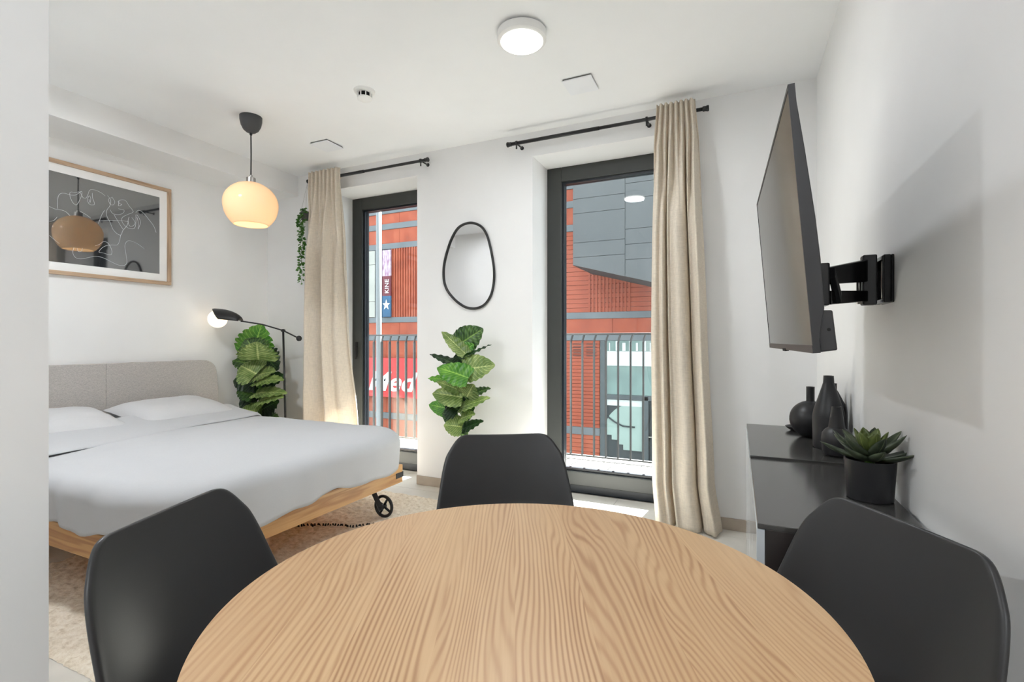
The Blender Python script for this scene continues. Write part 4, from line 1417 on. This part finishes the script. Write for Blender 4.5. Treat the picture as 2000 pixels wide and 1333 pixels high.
# terracotta strips between the bands
def strips(x0, x1, z0, z1, pitch, step):
    n = max(1, round((z1 - z0) / pitch))
    h = (z1 - z0) / n
    m = max(1, round((x1 - x0) / step))
    w = (x1 - x0) / m
    V, Fc = boxgeo(0.004, w - 0.004, 0, 0.10, 0.005, h - 0.005)
    src = None
    for i in range(n):
        for j in range(m):
            if src is None:
                src = put('terracotta_course', [(p[0] + x0, p[1] + YBK, p[2] + z0) for p in V], Fc, 'terra', bb)
            else:
                o = src.copy(); C.objects.link(o); o.parent = bb
                o.location = (j * w, 0.006 * ((i * 7 + j * 3) % 3 - 1), i * h)
def slab(x0, x1, z0, z1, mat='terra', y0=0.0):
    box('terracotta_panel', x0 + 0.004, x1 - 0.004, YBK + y0, YBK + 0.1, z0 + 0.004, z1 - 0.004, mat, bb)
for z0, z1 in ((5.30, 5.66), (4.60, 5.10), (5.88, 6.25), (1.36, 1.80), (6.5, BTOP)):
    for k in range(8):
        xa = BX_0 + k * (BX_1 - BX_0) / 8
        slab(xa, xa + (BX_1 - BX_0) / 8, z0, z1)
# coursed brickwork seen through the right window
strips(-6.0, -1.0, 1.99, 4.40, 0.135, 2.5)
strips(-6.0, -3.62, -1.38, 1.165, 0.106, 2.4)
strips(-6.0, -3.62, -2.6, -1.60, 0.125, 2.4)
slab(-1.0, BX_1, 1.99, 4.40)
# vertical ribs: seen through the left window and beside the courses
slab(BX_0, -11.95, 1.99, 4.40)
slab(-11.1, -6.0, 1.99, 4.40)
for k in range(46):
    xr = -11.08 + k * 0.108
    box('rib', xr, xr + 0.055, YBK - 0.035, YBK + 0.004, 1.99, 4.40, 'terra', bb)
for k in range(12):
    xr = -3.95 + k * 0.105
    box('rib', xr, xr + 0.05, YBK - 0.03, YBK + 0.006, 1.99, 3.9, 'terra', bb)
for z0, z1 in ((-1.38, 1.165), (GZ + 0.01, -1.60)):
    for k in range(6):
        xa = BX_0 + k * (BX_0 * -1 - 6) / 6
        slab(xa, xa + (-6 - BX_0) / 6, z0, z1)
slab(-6.0, -3.62, GZ, -2.6)
# louvre vents under the lower band
for xa in (-4.42, -4.02):
    for k in range(5):
        box('louvre', xa, xa + 0.3, YBK - 0.012, YBK, 0.70 + k * 0.085, 0.74 + k * 0.085, 'joint', bb)
# pale cladding strip left of the banner
M['pale'] = pm('pale_cladding', (142, 140, 130), 0.6, var=0.04, vs=2)
for z0, z1 in ((2.0, 2.56), (2.57, 3.88), (3.89, 4.38)):
    box('pale_panel', -12.6, -11.80, YBK - 0.05, YBK + 0.1, z0, z1, 'pale', bb, 0.006)
box('pilaster', -11.80, -11.56, YBK - 0.02, YBK + 0.1, 1.99, 4.40, 'band', bb)
# glazed shop front, seen at lower right of the right window
M['shopframe'] = pm('shop_frame', (58, 64, 64), 0.5)
M['shopglass'] = pm('shop_glass', (92, 112, 104), 0.12, var=0.12, vs=1.5)
M['shopwhite'] = pm('shop_spandrel', (176, 180, 174), 0.5, var=0.03)
M['shopdark'] = pm('shop_interior', (44, 50, 50), 0.7)
sx0, sx1 = -3.60, 4.0
boxes('shop_frame', [(sx0, sx0 + 0.14, YBK - 0.04, YBK + 0.1, -4.0, 1.165), (-2.42, -2.24, YBK - 0.03, YBK + 0.12, -4.0, -0.40),
                     (-0.4, -0.28, YBK - 0.03, YBK + 0.12, -4.0, 1.165), (sx0 + 0.14, sx1, YBK - 0.03, YBK + 0.12, -0.52, -0.38)], 'shopframe', bb, 0.01)
box('shop_clerestory', sx0 + 0.14, sx1, YBK + 0.02, YBK + 0.1, 0.86, 1.165, 'shopglass', bb)
for k in range(22):
    xa = sx0 + 0.25 + k * 0.19
    box('glazing_bar', xa, xa + 0.03 + 0.03 * (k % 3), YBK + 0.0, YBK + 0.02, 0.87, 1.10 + 0.05 * (k % 2), 'shopwhite', bb)
box('shop_spandrel', sx0 + 0.14, sx1, YBK - 0.01, YBK + 0.1, 0.44, 0.86, 'shopwhite', bb, 0.01)
box('shop_pane', sx0 + 0.14, sx1, YBK + 0.02, YBK + 0.1, -0.38, 0.44, 'shopglass', bb)
box('shop_back', sx0 + 0.14, sx1, YBK + 0.07, YBK + 0.1, -4.0, -0.52, 'shopdark', bb)
# white arch and grey-green wall behind the lower pane
pts = [(-3.44, -1.55)]
for k in range(13):
    a = PI * (1 - k / 12 * 0.62)
    pts.append((-2.62 + 0.86 * math.cos(a), -1.42 + 0.80 * math.sin(a)))
pts += [(-2.42, -0.75), (-2.42, -1.95), (-2.95, -1.95), (-2.95, -1.80), (-3.12, -1.80), (-3.12, -1.68), (-3.28, -1.68), (-3.28, -1.55)]
M['shopwall'] = pm('shop_inner_wall', (130, 146, 136), 0.6, var=0.06, vs=1)
n = len(pts)
put('curved_wall', [(p[0], YBK + 0.03, p[1]) for p in pts] + [(p[0], YBK + 0.07, p[1]) for p in pts],
    [tuple(range(n)), tuple(reversed(range(n, 2 * n)))] + [(q, n + q, n + (q + 1) % n, (q + 1) % n) for q in range(n)], 'shopwall', bb)
tube('handrail', [(-3.42, YBK + 0.0, -1.0), (-3.2, YBK + 0.0, -1.16), (-2.95, YBK + 0.0, -1.27), (-2.62, YBK + 0.0, -1.28)], 0.022, 'shopdark', bb, 8)
box('arch_strip', -3.44, -2.42, YBK + 0.025, YBK + 0.03, -0.70, -0.53, 'shopwhite', bb)
box('shop_door', -2.2, -0.4, YBK + 0.03, YBK + 0.07, -3.9, -0.70, 'shopdark', bb)
tube('door_bar', [(-2.24, YBK - 0.02, -1.52), (-0.45, YBK - 0.02, -1.52)], 0.018, 'pale', bb, 8)

# grey panelled volume jutting out over the street
YG = 12.0
M['clad'] = pm('grey_metal_panel', (64, 65, 64), 0.42, var=0.05, vs=1)
gv = empty('cantilevered_block', (-1.5, YG, 2.3))
tag(gv, 'grey metal-panelled block jutting from the brick building', 'building')
gx0, gxm, gx1 = at(1119, 440, y=YG).x, at(1221, 440, y=YG).x, 4.5
def zline(v, u): return at(u, v, y=YG).z
zb0, slope_ = zline(518, 1119), (zline(551, 1272) - zline(518, 1119)) / (at(1272, 551, y=YG).x - gx0)
def under(x): return zb0 + slope_ * (x - gx0)
ztop = 6.9
cols = [(gx0, gxm, [zb0 + 0.19 + 0.37 * k for k in (0, 1, 3, 4, 5, 6, 7, 8, 9, 10)]), (gxm, gxm + 1.9, [zb0 + 0.05 + 0.37 * k for k in (0, 1, 2, 4, 5, 6, 7, 8, 9, 10)]), (gxm + 1.9, gx1, [zb0 - 0.30 + 0.37 * k for k in (0, 1, 3, 4, 6, 7, 8, 9, 10, 11)])]
core = [(gx0 + 0.02, under(gx0) + 0.01), (gx1 - 0.02, under(gx1) + 0.01), (gx1 - 0.02, ztop - 0.02), (gx0 + 0.02, ztop - 0.02)]
V = [(p[0], YG + 0.02, p[1]) for p in core] + [(p[0], YBK - 0.04, p[1]) for p in core]
put('core', V, [(0, 1, 2, 3), (7, 6, 5, 4), (0, 4, 5, 1), (1, 5, 6, 2), (2, 6, 7, 3), (3, 7, 4, 0)], 'shopdark', gv)
for xa, xb, zs_ in cols:
    lows = [None] + zs_
    for i in range(len(lows)):
        zl = lows[i]; zh = lows[i + 1] if i + 1 < len(lows) else ztop
        zh = min(zh, ztop)
        la, lb_ = (under(xa), under(xb)) if zl is None else (max(zl, under(xa)), max(zl, under(xb)))
        if zh - max(la, lb_) < 0.02 and zh - min(la, lb_) < 0.02: continue
        if zh <= la or zh <= lb_: continue
        g = 0.006
        q4 = [(xa + g, la + g), (xb - g, lb_ + g), (xb - g, zh - g), (xa + g, zh - g)]
        V = [(p[0], YG, p[1]) for p in q4] + [(p[0], YG + 0.03, p[1]) for p in q4]
        put('panel', V, [(0, 1, 2, 3), (7, 6, 5, 4), (0, 4, 5, 1), (1, 5, 6, 2), (2, 6, 7, 3), (3, 7, 4, 0)], 'clad', gv)
for yy in (YG + 0.03, YG + 1.0):
    q4 = [(yy, under(gx0)), (yy + 0.95, under(gx0)), (yy + 0.95, ztop), (yy, ztop)]
    V = [(gx0 - 0.01, p[0] + 0.004, p[1]) for p in q4] + [(gx0 + 0.02, p[0] + 0.004, p[1]) for p in q4]
    put('side_panel', V, [(3, 2, 1, 0), (4, 5, 6, 7), (0, 1, 5, 4), (1, 2, 6, 5), (2, 3, 7, 6), (3, 0, 4, 7)], 'clad', gv)

# ------------------------------------------------------------------ signs
def lettering(name, text, size, loc, rot, shear, mat, parent, extrude=0.02, bold=0.0, sx=1.0):
    cu = bpy.data.curves.new(name, 'FONT')
    cu.body = text; cu.size = size; cu.shear = shear; cu.extrude = extrude; cu.offset = bold
    cu.align_x = 'LEFT'
    tmp = bpy.data.objects.new(name, cu); C.objects.link(tmp)
    dg = bpy.context.evaluated_depsgraph_get()
    me = bpy.data.meshes.new_from_object(tmp.evaluated_get(dg))
    bpy.data.objects.remove(tmp)
    me.materials.clear(); me.materials.append(M[mat])
    o = bpy.data.objects.new(name, me); C.objects.link(o)
    o.parent = parent
    o.matrix_local = Matrix.Translation(Vector(loc) - org(parent)) @ rot @ Matrix.Diagonal((sx, 1, 1, 1))
    return o
RX = Matrix.Rotation(PI / 2, 4, 'X')
M['signred'] = pm('sign_red', (178, 34, 32), 0.45, var=0.03)
M['signwhite'] = pm('sign_white', (206, 204, 202), 0.5, var=0.01)
sg = empty('shop_sign', (-10.0, 13.75, -0.8))
tag(sg, 'red shop sign with white lettering across the street', 'sign')
box('sign_board', -12.7, -6.6, 13.72, 13.97, -0.80, 0.56, 'signred', sg, 0.01)
lettering('lettering', 'Med', 0.92, (-11.90, 13.715, -0.56), RX, 0.32, 'signwhite', sg, 0.02, 0.018, 1.19)

bn = empty('cinema_banner', (-11.3, 13.9, 1.99))
tag(bn, 'tall narrow banner reading KINE above a white star', 'banner')
M['bred'] = pm('banner_dark_red', (88, 28, 36), 0.6)
M['bblue'] = pm('banner_blue', (34, 74, 102), 0.6, var=0.2, vs=3)
t = NT('banner_pattern'); t.base((214, 190, 202), 0.6)
nv = t.noise(t.coords('Object', (8, 1, 3)), 1.6, 4)
t.link(t.ramp(nv, ((0.35, (122, 84, 104)), (0.5, (150, 128, 142)), (0.65, (168, 162, 168)))), t.b.inputs['Base Color'])
M['bpat'] = t.m
bx0, bx1 = at(746.5, 500, y=13.9).x, at(763, 500, y=13.9).x
box('banner_top', bx0, bx1, 13.9, 13.95, 3.44, 4.36, 'bpat', bn)
box('banner_middle', bx0, bx1, 13.9, 13.95, 2.74, 3.44, 'bred', bn)
box('banner_bottom', bx0, bx1, 13.9, 13.95, 2.0, 2.74, 'bblue', bn)
lettering('lettering', 'KINE', 0.235, ((bx0 + bx1) / 2 + 0.10, 13.895, 2.82), RX @ Matrix.Rotation(PI / 2, 4, 'Z'), 0, 'signwhite', bn, 0.005, 0.0, 1.0)
V = []
cxs, czs = (bx0 + bx1) / 2, 2.42
for yy in (13.885, 13.9):
    for k in range(10):
        a = PI / 2 + k * PI / 5
        rr_ = 0.165 if k % 2 == 0 else 0.066
        V.append((cxs + rr_ * math.cos(a), yy, czs + rr_ * 1.15 * math.sin(a)))
put('star', V, [tuple(range(9, -1, -1)), tuple(range(10, 20))] + [(q, (q + 1) % 10, 10 + (q + 1) % 10, 10 + q) for q in range(10)], 'signwhite', bn)

# slim pale post standing on the street in front of the left window
lp = empty('street_post', (-3.9, 5.6, GZ))
tag(lp, 'tall slim pale metal post outside the left window', 'post')
M['postmetal'] = pm('pale_post', (104, 108, 108), 0.5, var=0.02)
ppx = at(740, 600, y=6.2)
lp.location = (ppx.x, 6.2, GZ); ORG[lp.name] = Vector((ppx.x, 6.2, GZ))
tube('shaft', [(ppx.x, 6.2, GZ), (ppx.x, 6.2, 4.2)], 0.042, 'postmetal', lp, 20)
lathe('foot_collar', [(0.09, GZ), (0.09, GZ + 0.05), (0.045, GZ + 0.08)], 'postmetal', lp, (ppx.x, 6.2, 0), 20)
